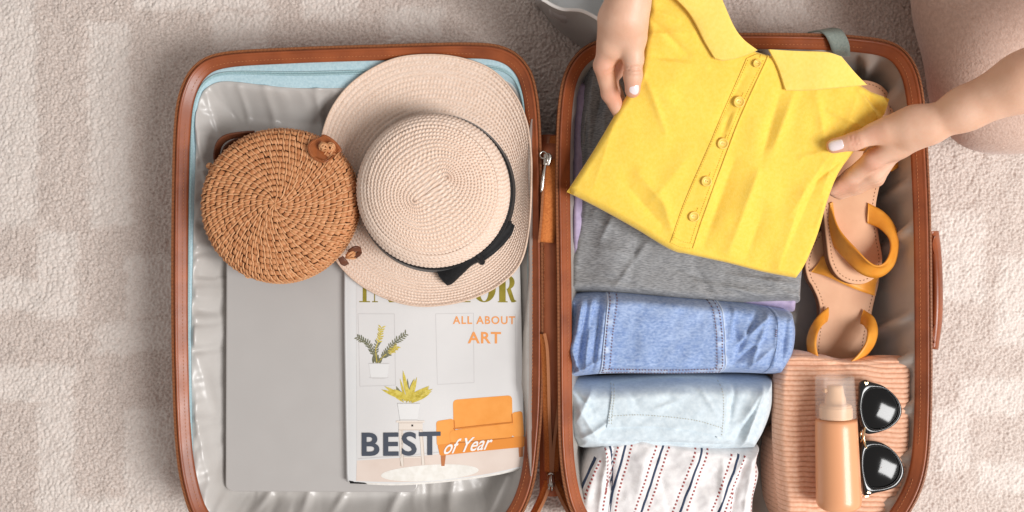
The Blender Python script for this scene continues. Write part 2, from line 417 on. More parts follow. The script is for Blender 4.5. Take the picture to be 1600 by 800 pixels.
# ------------------------------------------------------------------ carpet
def build_carpet():
    xs = np.r_[np.linspace(-2.0, -.66, 30)[:-1], np.linspace(-.66, .66, 1120), np.linspace(.66, 2.0, 30)[1:]]
    ys = np.r_[np.linspace(-1.8, -.36, 30)[:-1], np.linspace(-.36, .36, 610), np.linspace(.36, 1.8, 30)[1:]]
    X, Y = np.meshgrid(xs, ys, indexing='ij')
    fine = ((np.abs(X) < .665) & (np.abs(Y) < .365)).astype(float)
    Xw = X + .0009*fbm(X*90, Y*90, 3, 2)*2; Yw = Y + .0009*fbm(X*90 + 40, Y*90, 7, 2)*2
    cell = .0032; gx = Xw/cell; gy = Yw/cell; ix = np.floor(gx); iy = np.floor(gy)
    best = np.full(X.shape, 9.); hh = np.zeros(X.shape)
    for a in (-1, 0, 1):
        for b in (-1, 0, 1):
            cx, cy = ix + a, iy + b
            px = cx + .5 + .85*(hash2(cx, cy, 1) - .5); py = cy + .5 + .85*(hash2(cx, cy, 2) - .5)
            d = np.hypot(gx - px, gy - py); m = d < best
            best = np.where(m, d, best); hh = np.where(m, hash2(cx, cy, 5), hh)
    Z = -.0042 + fine*(  .0022*np.clip(1 - (best/.85)**2, 0, 1) + .0014*hh*np.clip(1 - best, 0, 1) + .0020*fbm(X*55, Y*55, 21, 3))
    tone = np.zeros(X.shape)
    px = X/S + 800; py = 400 - Y/S
    wx = px + 5*fbm(X*70, Y*70, 31, 3)*2; wy = py + 5*fbm(X*70 + 9, Y*70, 33, 3)*2
    rects = [(-60, -20, 56, 352), (138, 36, 202, 352), (205, -20, 420, 16), (60, 362, 120, 500), (-60, 436, 120, 488), (150, 504, 290, 552),
             (-60, 570, 116, 628), (56, 570, 116, 900), (195, 640, 262, 790), (110, 780, 300, 900), (196, 398, 272, 500), (330, 20, 420, 80), (470, -20, 560, 30),
             (600, 10, 690, 60), (1500, 590, 1700, 650), (1465, 640, 1520, 740), (1530, 720, 1700, 770), (1470, 330, 1540, 470), (1560, 400, 1640, 540), (1180, -20, 1260, 40)]
    for x0, y0, x1, y1 in rects:
        tone = np.maximum(tone, sst(wx, x0 - 8, x0 + 8)*sst(-wx, -x1 - 8, -x1 + 8)*sst(wy, y0 - 8, y0 + 8)*sst(-wy, -y1 - 8, -y1 + 8))
    o = obj('carpet', grid(np.dstack([X, Y, Z])), M['carpet'], attr={'tone': np.clip(.46*tone + .34*(hh - .5)*fine, 0, 1)})
    o['kind'] = 'structure'; o['label'] = 'thick beige wool carpet with paler woven blocks under the suitcase'
build_carpet()

# ------------------------------------------------------------------ suitcase
ZL, ZR = .100, .115
suit = thing('suitcase', 'open cognac brown leather suitcase lying flat, grey satin lined, packed with clothes', 'suitcase', (.04, 0, 0))
L_OUT = [(267, 430), (268, 300), (271, 200), (279, 145), (300, 104), (342, 82), (450, 74), (600, 69), (735, 66), (790, 73), (823, 98), (839, 140), (846, 220), (849, 400), (849, 600),
         (843, 700), (833, 765), (810, 815), (775, 845), (700, 858), (450, 862), (350, 852), (305, 818), (284, 765), (273, 690), (268, 560)]
R_OUT = [(1457, 450), (1455, 330), (1450, 220), (1446, 165), (1437, 115), (1419, 82), (1392, 64), (1345, 56), (1280, 52), (1150, 51), (1000, 54), (960, 56), (928, 64), (903, 80), (884, 108), (874, 145), (869, 210), (868, 300), (870, 450),
         (871, 600), (873, 700), (881, 765), (895, 808), (922, 845), (980, 862), (1150, 868), (1320, 865), (1385, 845), (1424, 800), (1449, 738), (1457, 640)]
def path_of(px, z, n=520):
    p = spline(W2(px, z), n, True)
    ar = .5*np.sum(p[:, 0]*np.roll(p[:, 1], -1) - np.roll(p[:, 0], -1)*p[:, 1])
    if ar < 0: p = p[::-1]
    for _ in range(6): p = .5*p + .25*np.roll(p, 1, 0) + .25*np.roll(p, -1, 0)
    T = np.roll(p, -1, 0) - np.roll(p, 1, 0); T /= np.linalg.norm(T, axis=1)[:, None]
    return p, np.stack([-T[:, 1], T[:, 0]], -1)       # inward normals
def sweep(p, inn, prof, closed_prof=False, wob=None):
    pr = np.asarray(prof, float)
    G = np.zeros((len(p), len(pr), 3))
    G[..., :2] = p[:, None] + inn[:, None]*pr[None, :, 0, None]
    G[..., 2] = pr[None, :, 1]
    if wob is not None: G += wob
    return grid(G, True, closed_prof, flip=True)
PATHS = {}
def build_half(px, z, tag_):
    p, inn = path_of(px, z); PATHS[tag_] = (p, inn)
    # shell: outer wall from the rim down to the carpet and across the bottom
    prof = [(.0015, z - .004), (.0008, z - .02), (.001, z*.55), (.004, .03), (.012, .012), (.028, .004), (.05, .003)]
    mb = MB().add(*sweep(p, inn, prof))
    c = p.mean(0); q = p + inn*.05
    rings = np.stack([np.c_[c + (q - c)*t, np.full(len(q), .003)] for t in (1, .5, .02)], 1)
    mb.add(*grid(rings, True, False, flip=True))
    obj('shell', mb, M['leather'], suit)
    # rim: sloping leather band facing inwards with a bead at both edges
    n = len(p)
    prof = [(.0038, z - .004), (.0036, z - .0006), (.0044, z + .0010), (.0058, z + .0008), (.0066, z - .0004), (.0076, z - .0010), (.0110, z - .0030),
            (.0140, z - .0052), (.0152, z - .0058), (.0160, z - .0070), (.0158, z - .0092), (.0148, z - .0105)]
    rim = obj('rim', sweep(p, inn, prof), M['leather'], suit)
    # zipper tape around the outside with its teeth
    prof = [(.0002, z - .006), (-.0002, z - .0012), (.0004, z - .0004), (.0020, z - .0002), (.0040, z - .0008)]
    tape = obj('zipper_tape', sweep(p, inn, prof), M['zip_tape'], suit)
    d = spline(np.c_[p + inn*.0014, np.full(n, z + .0002)], 1180, True)
    T = np.roll(d, -1, 0) - np.roll(d, 1, 0); T /= np.linalg.norm(T, axis=1)[:, None]
    Nn = np.stack([-T[:, 1], T[:, 0], 0*T[:, 0]], -1); up = np.array([0, 0, 1.])
    mb = MB()
    L = .5*np.array([.0009, .0023, .0012])
    V = np.concatenate([(d + a*L[0]*T + b*L[1]*Nn + k*L[2]*up)[:, None] for a, b, k in
                        ((-1,-1,-1),(1,-1,-1),(1,1,-1),(-1,1,-1),(-.7,-.8,1),(.7,-.8,1),(.7,.8,1),(-.7,.8,1))], 1)
    F = []
    for i in range(len(d)):
        o = 8*i; F += [(o+4,o+5,o+6,o+7),(o,o+1,o+5,o+4),(o+1,o+2,o+6,o+5),(o+2,o+3,o+7,o+6),(o+3,o,o+4,o+7)]
    obj('zipper_teeth', (V.reshape(-1, 3), F), M['zip_tooth'], tape, smooth=False, kind='stuff')
    # running stitch along the band
    q = spline(np.c_[p + inn*.0118, np.full(n, z - .0030)], 420, True); mb = MB()
    for i in range(0, 420):
        if hash2(np.array([i//9]), np.array([3]), 8)[0] < .25: continue
        a = q[i]; b = q[(i + 1) % 420]; t = b - a; m = (a + b)/2; nn = np.array([-t[1], t[0], 0]); nn /= np.linalg.norm(nn)
        a2 = m - t*.36; b2 = m + t*.36
        mb.add([a2, m + nn*.00035, b2, m - nn*.00035, m + [0, 0, .0005]], [(0,3,4),(3,2,4),(2,1,4),(1,0,4)])
    obj('stitching', mb, M['thread'], rim, kind='stuff')
    return p, inn
pL, iL = build_half(L_OUT, ZL, 'L')
pR, iR = build_half(R_OUT, ZR, 'R')

# left half: blue zipped trim and a gathered satin divider
BLUE_IN = [(300, 430), (303, 300), (306, 215), (306, 172), (314, 143), (338, 127), (366, 127), (452, 137), (535, 137), (650, 131), (740, 122), (788, 124), (810, 143), (819, 185), (824, 300), (825, 600),
           (821, 715), (800, 790), (740, 828), (450, 838), (350, 826), (316, 790), (303, 740), (298, 560)]
def nearest_match(p, q):
    """for each point of p the crossing of q nearest to it, kept smooth"""
    d = ((p[:, None] - q[None])**2).sum(2); j = d.argmin(1); r = q[j]
    for _ in range(30): r = .5*r + .25*np.roll(r, 1, 0) + .25*np.roll(r, -1, 0)
    return r
qin = path_of(BLUE_IN, .090, 900)[0]
rim_in = pL + iL*.0150
match = nearest_match(rim_in, qin)
sarc = np.r_[0, np.cumsum(np.linalg.norm(np.diff(rim_in, axis=0), axis=1))]
def trim_pts(t, dz=0.):
    z = ZL - .0085 - .004*t + .0016*np.sin(np.pi*t) + .0008*vnoise(sarc*40, 0*sarc + t*3, 4)*2*t + dz
    return np.c_[rim_in*(1 - t) + match*t, z]
G = np.stack([trim_pts(t) for t in np.linspace(0, 1, 9)], 1)
trim = obj('lining_trim', grid(G, True, False, flip=True), M['blue_trim'], suit, label='pale blue fabric tape with a zip around the satin divider')
mb = MB()
for t in (.40, .50):
    mb.add(*tube(spline(trim_pts(t, .0009), 900, True), .0009, 5, True))
obj('lining_zipper', mb, M['blue_zip'], trim)
q = spline(trim_pts(.45, .0014), 1500, True); mb = MB()
for i in range(0, 1500, 1):
    t = q[(i+1) % 1500] - q[i]; nn = np.array([-t[1], t[0], 0]); nn /= np.linalg.norm(nn); t = t*.32; m = q[i]
    mb.add([m - nn*.0013 - t, m + nn*.0013 - t, m + nn*.0013 + t, m - nn*.0013 + t, m + [0, 0, .0006]], [(0,3,4),(3,2,4),(2,1,4),(1,0,4)])
obj('lining_zipper_teeth', mb, M['blue_zip'], trim, kind='stuff', smooth=False)

def divider_height(X, Y):
    d, a = polydist(X, Y, match[::3], True)
    g = np.clip(d, 0, None)
    fall = sst(g, .0, .036)
    px = X/(S*.94) + 800; py = 400 - Y/(S*.94); quiet = sst(px, 700, 770)
    z = ZL - .0115 - .034*fall - .006*quiet*sst(g, 0, .01)
    fr = 1/.017
    aw = a + .006*fbm(X*30, Y*30, 5, 2)*2
    gat = (vnoise(aw*fr, g*10, 12) + .5*vnoise(aw*fr*2.3, g*18, 13))*(.35 + 1.5*(vnoise(aw*12, 0*aw, 14) + .5))*(1 - .85*quiet)
    z = z + (.0080*np.exp(-g/.024)*sst(g, .0, .006) + .0016*sst(g, 0, .01))*gat
    z = z + .0035*fbm(X*14, Y*22, 41, 3)*sst(g, .01, .04)
    # sharp creases near the lower edge
    px = X/(S*.94) + 800; py = 400 - Y/(S*.94)
    for (x0, y0, x1, y1, w, h) in [(790, 745, 765, 800, 5, .006), (400, 800, 420, 770, 7, .004), (470, 805, 480, 772, 7, .004), (520, 800, 536, 775, 6, .004), (610, 800, 625, 772, 7, .004),
                                   (700, 800, 705, 760, 9, .005), (325, 790, 345, 700, 7, .005), (318, 560, 335, 640, 6, .004), (315, 640, 330, 740, 5, .004), (345, 800, 352, 770, 6, .004),
                                   (330, 150, 352, 240, 6, .006), (312, 180, 330, 300, 5, .006), (420, 140, 428, 230, 7, .004), (500, 140, 498, 220, 6, .004), (380, 140, 384, 200, 5, .004)]:
        dx, dy = x1 - x0, y1 - y0; t = np.clip(((px - x0)*dx + (py - y0)*dy)/(dx*dx + dy*dy), 0, 1)
        dd = np.hypot(px - x0 - t*dx, py - y0 - t*dy); z = z + h*np.exp(-(dd/w)**2)*(.4 + .6*np.sin(np.pi*np.clip(t, .1, .9)))
    return z
cen = match.mean(0)
base = spline(np.c_[match, 0*match[:, 0]], 700, True)[:, :2]
ts = np.r_[1.004, 1.0, np.linspace(.995, .80, 34), np.linspace(.79, .02, 50)]
G = np.stack([cen + (base - cen)*t for t in ts], 1)
Z = divider_height(G[..., 0], G[..., 1]); Z[:, 0] -= .004
obj('satin_divider', grid(np.dstack([G, Z]), True, False, flip=True), M['satin'], suit, label='gathered silver grey satin divider of the lid')
# loose sheer flap of lining along the right wall of the lid
yy = np.linspace(186, 744, 90)
A = np.array([(834 + 0*y, y, .0945) for y in yy]); wv = 5*fbm(yy/120., 0*yy, 51, 2)
edge = np.interp(yy, [186, 205, 260, 330, 430, 520, 600, 660, 744], [832, 829, 828, 829, 824, 815, 813, 822, 830])
B_ = np.c_[edge + wv, yy, .0985 + .0015*np.sin(yy/37)]
Bot = np.c_[edge + wv + 3, yy, 0*yy + .086]
G = np.stack([W3(A), W3(.5*A + .5*B_ + [0, 0, .003]), W3(B_), W3(Bot)], 1)
G = np.stack([spline(g, 14) for g in G], 0)
G[..., 2] += .0012*fbm(G[..., 1]*120, G[..., 0]*60, 52, 3)
obj('lining_flap', grid(G), M['satin_sheer'], suit, label='loose sheer strip of lining beside the hat brim')

# right half: deep satin lined tub
rin = pR + iR*.0152; n = len(rin)
sa = np.r_[0, np.cumsum(np.linalg.norm(np.diff(rin, axis=0), axis=1))]; Ltot = sa[-1] + np.linalg.norm(rin[0] - rin[-1])
prof = [(0, .1065), (.0015, .100), (.003, .092), (.005, .082), (.007, .070), (.009, .058), (.011, .046), (.014, .034), (.020, .024), (.030, .017), (.045, .014)]
cols = []
ang = sa/Ltot*2*np.pi
for k, (ins, z) in enumerate(prof):
    w = math.sin(min(k/3., 1)*math.pi/2)
    sw = sa + .010*vnoise(sa*14, 0*sa + k*.1, 66) + .004*k
    wr = w*(.012*np.clip(np.sin(2*np.pi*sw/.052), 0, 1)**2*(.4 + 1.2*(vnoise(sa*9, 0*sa + k*.12, 61) + .5)) - .002) + .0035*w*vnoise(sa*75 + .3*k, 0*sa + k*.4, 62)*(1 - k/14)
    wr = wr*np.minimum(1, 8*np.sin(ang/2))*(.12 + .88*sst(rin[:, 0], .12, .30))
    cols.append(np.c_[rin + iR*(ins + np.clip(wr, -.002, .02))[:, None], np.full(n, z) + .003*w*vnoise(sa*30, 0*sa + k, 63)])
last = cols[-1][:, :2]; c2 = last.mean(0)
for t in (.85, .6, .3, .02): cols.append(np.c_[c2 + (last - c2)*t, np.full(n, .013) + .003*fbm(last[:, 0]*40*t, last[:, 1]*40, 64, 2)])
obj('satin_lining', grid(np.stack(cols, 1), True, False, flip=True), M['satin_dark'], suit, label='taupe satin lining of the deep half')

# spine between the halves
yy = np.linspace(212, 772, 60)
G = []
for y in yy:
    a = np.linspace(0, 1, 12); x = 843 + (879 - 843)*a
    z = .094 + .008*np.sin(np.pi*a)**.7 - .030*math.exp(-((y - 212)/18.)**2) - .030*float(sst(np.array(y), 600, 740))
    G.append(np.array([W(xx, y, .06) for xx in x])*[1, 1, 0] + np.c_[0*a, 0*a, z])
obj('spine', grid(np.array(G), flip=False), M['leather_spine'], suit, label='smooth tan leather hinge strip joining both halves')

# loose zipper tape with frayed end at the top of the gap
A = W3([(858, 214, .080), (853, 250, .100), (849, 300, .107), (846, 345, .108), (843, 378, .108)])
B_ = W3([(876, 214, .078), (876, 250, .100), (874, 300, .106), (871, 345, .107), (866, 380, .106)])
ft = obj('loose_zipper_tape', ribbon(A, B_, .0009, 50, 8, .0015), M['tape_orange'], suit, label='orange end of zipper tape hanging loose over the hinge')
d = spline(A + [-.0004, 0, .0007], 86); mb = MB()
for i in range(86): mb.add(*box(d[i], .0026, .0010, .0014))
obj('zipper_teeth', mb, M['zip_tooth'], ft, kind='stuff', smooth=False)
mb = MB()
for i in range(40):
    u = RNG.uniform(); p0 = W(843 + 23*u, 378 + 2*u, .099)
    p1 = p0 + [RNG.normal(0, .0016), -RNG.uniform(.002, .006), -.001]; p2 = p1 + [RNG.normal(0, .002), -RNG.uniform(0, .004), RNG.normal(0, .001)]
    mb.add(*tube(spline([p0, p1, p2], 6), .00028, 4))
for i in range(46):
    y = RNG.choice([RNG.uniform(385, 480), RNG.uniform(385, 620)]); p0 = W(848, y, .0985)
    p1 = p0 + [RNG.uniform(.0008, .004), RNG.normal(0, .0018), .0008]; p2 = p1 + [RNG.normal(0, .0018), RNG.normal(0, .0022), -.001]
    mb.add(*tube(spline([p0, p1, p2], 6), .00026, 4))
obj('frayed_threads', mb, M['thread'], ft, kind='stuff')

# lower zipper that closes both coils and forks to the two halves
zA = spline(W3([(851, 522, .104), (855, 545, .105), (857, 590, .105), (858, 640, .102), (860, 690, .088), (861, 738, .080)]), 120)
zB = spline(W3([(876, 605, .106), (872, 640, .103), (868, 672, .092), (865, 700, .087), (863, 738, .080)]), 74)
fA = spline(W3([(861, 752, .076), (851, 780, .080), (838, 806, .088), (825, 830, .094)]), 50)
fB = spline(W3([(864, 752, .076), (874, 775, .083), (884, 795, .094), (900, 822, .104)]), 50)
mb = MB(); mt = MB()
for q, s in ((zA, 1), (zB, -1), (fA, 1), (fB, -1)):
    T, Nn, Bn = frames(q)
    out_ = q - s*np.abs(1)*np.array([.0075, 0, 0]) + [0, 0, -.006]
    mb.add(*ribbon(q, out_, .0009, len(q), 5))
    for i in range(len(q)):
        R = np.stack([Nn[i], T[i], Bn[i]], 1); mt.add(*box(q[i] + [0, 0, .0006], .0032, .0012, .0016, R))
zt = obj('lower_zipper_tape', mb, M['tape_orange'], suit)
obj('zipper_teeth', mt, M['zip_tooth'], zt, kind='stuff', smooth=False)
A = W3([(849, 690, .070), (851, 720, .072), (855, 752, .074)]); B_ = W3([(875, 690, .072), (871, 720, .073), (868, 752, .074)])
obj('zipper_gusset', ribbon(A, B_, .001, 20, 6, -.003), M['tape_orange'], suit)

def slider(c, rot, pull):
    R = np.array([[math.cos(rot), -math.sin(rot), 0], [math.sin(rot), math.cos(rot), 0], [0, 0, 1]])
    poly = np.array([(-.0046, .005), (-.002, .0075), (.002, .0075), (.0046, .005), (.0036, -.006), (-.0036, -.006)]) @ R[:2, :2].T + c[:2]
    mb = MB().add(*disc_prism(poly, c[2] - .003, c[2] + .003, .0012))
    br = np.array([(0, .005, .003), (0, .0045, .0062), (0, -.002, .0066), (0, -.0045, .003)]) @ R.T + c
    mb.add(*tube(spline(br, 14), .0011, 8))
    o = obj('zipper_slider', mb, M['metal'], suit)
    obj('pull_tab', pull, M['metal'], o)
c = W(855, 250, .106)
a = np.linspace(0, 2*np.pi, 22, endpoint=False)
ring = np.stack([c[0] - .0042 + .0036*np.cos(a), c[1] + .0050 + .0036*np.sin(a), c[2] + .0045 + 0*a], -1)
pull = MB().add(*tube(ring, .0008, 7, True))
p = spline(W3([(853, 254, .112), (849, 275, .113), (846, 300, .111)]), 14)
pull.add(*tube(p, np.interp(np.linspace(0, 1, 14), [0, .7, 1], [.0009, .0019, .0010]), 8, flat=.4))
slider(c, -.15, pull)
c = W(861, 748, .080)
pull = MB().add(*box(c + [0, -.001, .0052], .0075, .0125, .0016)); pull.add(*tube([c + [.001, -.007, .004], c + [.001, -.012, .003]], .0012, 8)); pull.add(*tube([c + [-.002, -.007, .004], c + [-.0025, -.0115, .003]], .0009, 8))
slider(c, 0, pull)

# sage strap over the top rim and carrying handle on the side
A = W3([(1262, 51, .100), (1278, 49, .1135), (1288, 54, .1205), (1295, 66, .1195), (1299, 78, .1145), (1301, 88, .104)])
B_ = W3([(1300, 44, .100), (1312, 46, .1135), (1320, 54, .1205), (1326, 66, .1195), (1328, 78, .1145), (1328, 87, .104)])
obj('strap', ribbon(A, B_, .0016, 40, 6), M['strap_grey'], suit, label='sage grey webbing strap folded over the top rim')
A = W3([(1453, 362, .085), (1459, 400, .090), (1461, 450, .092), (1460, 500, .090), (1456, 545, .085)])
B_ = W3([(1459, 362, .060), (1462, 400, .064), (1464, 450, .066), (1463, 500, .064), (1455, 545, .060)])
hd = obj('handle', ribbon(A, B_, .006, 40, 8, .004), M['leather'], suit, label='padded leather carrying handle on the outer side')
for y in (383, 522): obj('handle_loop', ribbon(W3([(1457, y - 14, .092), (1461, y - 14, .080)]), W3([(1457, y + 14, .092), (1462, y + 14, .080)]), .004, 6, 6, .002), M['leather'], hd)
# ------------------------------------------------------------------ laptop
lap_top = .0715
lap = thing('laptop', 'closed silver grey laptop lying on the satin under the magazine and wicker bag', 'laptop', W(505, 560, .052))
def lap_poly(z, grow=0.):
    c = W2([(354, 322), (655, 322), (652, 769), (352, 769)], lap_top)
    ctr = c.mean(0); w = np.linalg.norm(c[1] - c[0]); h = np.linalg.norm(c[3] - c[0])
    return rrect(ctr[0], ctr[1], w + 2*grow, h + 2*grow, .0085, -.004, 10)
obj('lid', disc_prism(lap_poly(0), .0645, lap_top, .0018), M['laptop'], lap, smooth=False)
lb = obj('base', disc_prism(lap_poly(0, .0004), .0565, .0638, .0016), M['laptop'], lap, smooth=False)
obj('base_gap', disc_prism(lap_poly(0, -.0012), .0630, .0652), M['black'], lap, smooth=False)
mb = MB()
yb = lap_poly(0)[:, 1].min()
for x0, x1 in ((560, 592), (598, 616), (622, 634)):
    a = W(x0, 768, .062); b = W(x1, 768, .062); mb.add(*box([(a[0]+b[0])/2, yb - .0004, .0602], b[0] - a[0], .0016, .002))
obj('vent', mb, M['black'], lb, smooth=False)
lh = W2([(354, 322), (655, 322)], lap_top)
obj('hinge', tube(np.c_[spline(lh + [[.03, .0002], [-.03, .0002]], 6), np.full(6, .064)], .0032, 10), M['laptop_dark'], lap)

# ------------------------------------------------------------------ magazine
mag = thing('magazine', 'white interior design magazine with an orange sofa cover, half under the straw hat', 'magazine', W(680, 600, .073))
MZ = .0790
MS = dict(top=[(541, 392), (680, 394), (811, 392)], right=[(811, 392), (814, 500), (817, 620), (820, 727)],
          bottom=[(545, 752), (620, 754), (700, 749), (765, 740), (820, 727)], left=[(541, 392), (541, 500), (543, 640), (545, 752)])
def mag_z(X, Y):
    px = X/(S*(H - MZ)/H) + 800; py = 400 - Y/(S*(H - MZ)/H)
    u = np.clip((px - 541)/279., 0, 1)
    return MZ - .0012*np.exp(-u/.03) + .0045*np.exp(-((u - .30)/.28)**2) + .0075*u**3.2 + .0016*np.sin((py - 392)/360*3.0)*u
def mag_patch(top, right, bottom, left, nu, nv, dz):
    G = coons(*[W2(spline(x, 40), MZ) for x in (top, right, bottom, left)], nu, nv, False)
    return np.dstack([G, mag_z(G[..., 0], G[..., 1]) + dz])
G = mag_patch(MS['top'], MS['right'], MS['bottom'], MS['left'], 60, 60, 0)
cover = obj('cover', grid(G, flip=True), M['cover'], mag)
mb = MB()
ring = np.concatenate([G[:, 0], G[-1, 1:], G[::-1, -1][1:], G[0, ::-1][1:-1]])
for k in range(5):                               # page block: several sheets seen at the foot
    off = np.array([.0006*math.sin(k*1.9), -.0010*k*.8, 0]); r1 = ring + off - [0, 0, .0005 + .0012*k]; r0 = r1 - [0, 0, .0009]
    cc = G.reshape(-1, 3).mean(0)
    mb.add(*grid(np.stack([r1, r0], 0), False, True)); t2 = grid(G + off - [0, 0, .0005 + .0012*k], flip=True); mb.add(*t2)
obj('pages', mb, M['paper'], mag)
A = spline([tuple(x) for x in MS['left']], 30); sp = np.c_[W2(A, MZ), np.zeros(30)]; sp[:, 2] = mag_z(sp[:, 0], sp[:, 1]) - .0030; sp[:, 0] -= .0002
obj('spine_edge', tube(sp, .0026, 8, flat=1.2), M['cover'], mag)
sh = W2([(545.5, 750.5), (547, 755), (575, 755.5), (572, 753.8)], MZ)
obj('page_gap', (np.c_[sh, mag_z(sh[:, 0], sh[:, 1]) - .0004 + .0006], [(0, 1, 2, 3)]), M['black'], mag)

I = {}
I['wall'] = ink('wall', (218, 216, 215), (225, 223, 222), 10); I['floor'] = ink('floor', (222, 204, 192), (230, 214, 203), 30); I['rug'] = ink('rug', (232, 228, 220), (242, 239, 233), 160)
I['line'] = ink('line', (206, 203, 202)); I['gold'] = ink('gold', (132, 120, 34), (152, 138, 48)); I['orange'] = ink('peach', (238, 160, 94)); I['sofa'] = ink('sofa', (240, 156, 70), (246, 166, 82), 60)
I['sofa_d'] = ink('sofa_seam', (206, 120, 46)); I['sofa_m'] = ink('sofa_base', (232, 146, 62)); I['wood'] = ink('wood', (190, 120, 74)); I['slate'] = ink('slate', (74, 80, 92)); I['white'] = ink('white', (244, 240, 236))
I['leaf'] = ink('leaf', (110, 112, 92), (134, 132, 104), 300); I['leafy'] = ink('leaf_yellow', (196, 174, 60), (222, 204, 104), 300); I['pot'] = ink('pot', (229, 228, 227)); I['potsh'] = ink('potshade', (208, 205, 203))
I['table'] = ink('table', (230, 219, 208)); I['tableln'] = ink('table_line', (206, 190, 176)); I['knob'] = ink('knob', (60, 52, 48))
def printed(name, polys, key, lay, parent=None, kind=None):
    """flat ink on the cover: polygons in photo pixels, laid on the curved sheet"""
    mb = MB()
    for p in polys:
        q = W2(p, MZ); bm = bmesh.new()
        bm.faces.new([bm.verts.new((x, y, 0)) for x, y in q])
        for _ in range(4):
            bmesh.ops.triangulate(bm, faces=bm.faces[:])
            ed = [e for e in bm.edges if e.calc_length() > .006]
            if not ed: break
            bmesh.ops.subdivide_edges(bm, edges=ed, cuts=1)
        bmesh.ops.triangulate(bm, faces=bm.faces[:]); bm.verts.index_update()
        v = np.array([x.co[:2] for x in bm.verts]); F = [tuple(x.index for x in f.verts) for f in bm.faces]; bm.free()
        mb.add(np.c_[v, mag_z(v[:, 0], v[:, 1]) + .00012*lay + .0001], F)
    return obj(name, mb, I[key], parent or cover, smooth=False, kind=kind)
def quadstrip(pts, w):
    p = np.asarray(pts, float); T = np.gradient(p, axis=0); T /= np.linalg.norm(T, axis=1)[:, None]; N = np.stack([-T[:, 1], T[:, 0]], -1)*(np.broadcast_to(w, (len(p),))[:, None]/2)
    a, b = p + N, p - N
    return [[a[i], a[i+1], b[i+1], b[i]] for i in range(len(p) - 1)]
def gp(top, right, bottom, left, key, lay, name, n=24):
    G = mag_patch(top, right, bottom, left, n, n, .00012*lay + .0001); return obj(name, grid(G, flip=True), I[key], cover)
gp([(557, 394), (811, 394)], [(811, 394), (815, 560), (818, 690)], [(558, 719), (690, 708), (818, 690)], [(557, 394), (558, 719)], 'wall', 1, 'printed_wall')
gp([(558, 719), (690, 708), (818, 690)], [(818, 690), (819.6, 725)], [(557, 751), (640, 751.5), (700, 747.5), (765, 738.5), (819.6, 725)], [(558, 719), (557, 751)], 'floor', 1, 'printed_floor')
ln = []
for r in ([(560, 490), (617, 490), (619, 601), (563, 603), (560, 490)], [(681, 490), (740, 489), (741, 597), (684, 600), (681, 490)]):
    for k in range(4): ln += quadstrip(spline([r[k], r[k+1]], 8), .9)
ln += quadstrip(spline([(805, 490), (806, 560), (808, 610)], 8), .8) + quadstrip(spline([(560, 716), (690, 705), (817, 687)], 20), 1.4)
printed('printed_panel_line', ln, 'line', 2, kind='stuff')
a = np.linspace(0, 2*np.pi, 48, endpoint=False)
rug = np.stack([672 + 76*np.cos(a), 737.5 - .055*(76*np.cos(a)) + 12.5*np.sin(a)], -1)
printed('printed_rug', [rug], 'rug', 2)
# plants
def leafpoly(x, y, ang, l, w, n=6):
    t = np.linspace(0, 1, n); h = w*np.sin(np.pi*t)**.8/2; c, s = math.cos(ang), math.sin(ang)
    up = np.stack([x + c*l*t - s*h, y + s*l*t + c*h], -1); dn = np.stack([x + c*l*t + s*h, y + s*l*t - c*h], -1)[::-1]
    return np.vstack([up, dn[1:-1]])
g = []; yl = []
for stem, up in (([(588, 566), (582, 548), (574, 535), (560, 527)], 1), ([(594, 566), (604, 550), (616, 536), (634, 522)], 1), ([(590, 566), (588, 545), (594, 528), (597, 512)], 0), ([(592, 566), (600, 556), (612, 548), (620, 541)], 0)):
    s = spline(stem, 16); (g if up else yl).extend(quadstrip(s, 1.6))
    for i in range(4, 16):
        t = s[i] - s[i-1]; an = math.atan2(t[1], t[0])
        for sd in (-1, 1): (g if (up or i < 9) else yl).append(leafpoly(s[i][0], s[i][1], an + sd*(.8 + .2*random.random()), 5.5 + 2.5*random.random(), 2.2))
for k in range(10): g.append(leafpoly(590 + random.uniform(-7, 7), 567, -math.pi/2 + random.uniform(-.6, .6), random.uniform(8, 20), 4))
printed('printed_fern', g, 'leaf', 3); printed('printed_fern_tips', yl, 'leafy', 3)
printed('printed_pot', [[(577, 567), (609, 567), (606, 589), (580, 589)]], 'pot', 3); printed('printed_pot_shadow', [[(577, 589), (609, 589), (600, 591), (584, 591)], [(577, 567), (609, 567), (609, 568), (577, 568)]], 'potsh', 4)
g = []; yl = []
for k in range(22):
    an = -math.pi/2 + random.uniform(-1.25, 1.25); l = random.uniform(18, 42) if abs(an + math.pi/2) < .9 else random.uniform(30, 46)
    (g if k % 4 == 0 else yl).append(leafpoly(639 + random.uniform(-9, 9), 629 + random.uniform(-4, 0), an, l, random.uniform(3.5, 6)))
for an, l in ((-2.75, 46), (-2.6, 44), (-.45, 42), (-.62, 40), (-1.75, 48), (-1.3, 36)): yl.append(leafpoly(639, 625, an, l, 6))
printed('printed_plant_shade', g, 'leaf', 3); printed('printed_plant', yl, 'leafy', 4)
printed('printed_planter', [[(622, 629), (657, 629), (653, 655), (626, 655)]], 'pot', 5); printed('printed_planter_edge', [[(622, 629), (657, 629), (657, 630), (622, 630)], [(626, 654), (653, 654), (653, 656), (626, 656)]], 'potsh', 6)
printed('printed_side_table', [[(620, 656), (664, 656), (664, 659), (620, 659)], [(624, 659), (661, 659), (661, 671), (624, 671)], [(624, 671), (629, 671), (632, 727), (627, 727)], [(656, 671), (661, 671), (665, 725), (660, 725)], [(628, 671), (631, 671), (629, 718), (626, 718)], [(630, 712), (658, 712), (658, 714), (630, 714)]], 'table', 5)
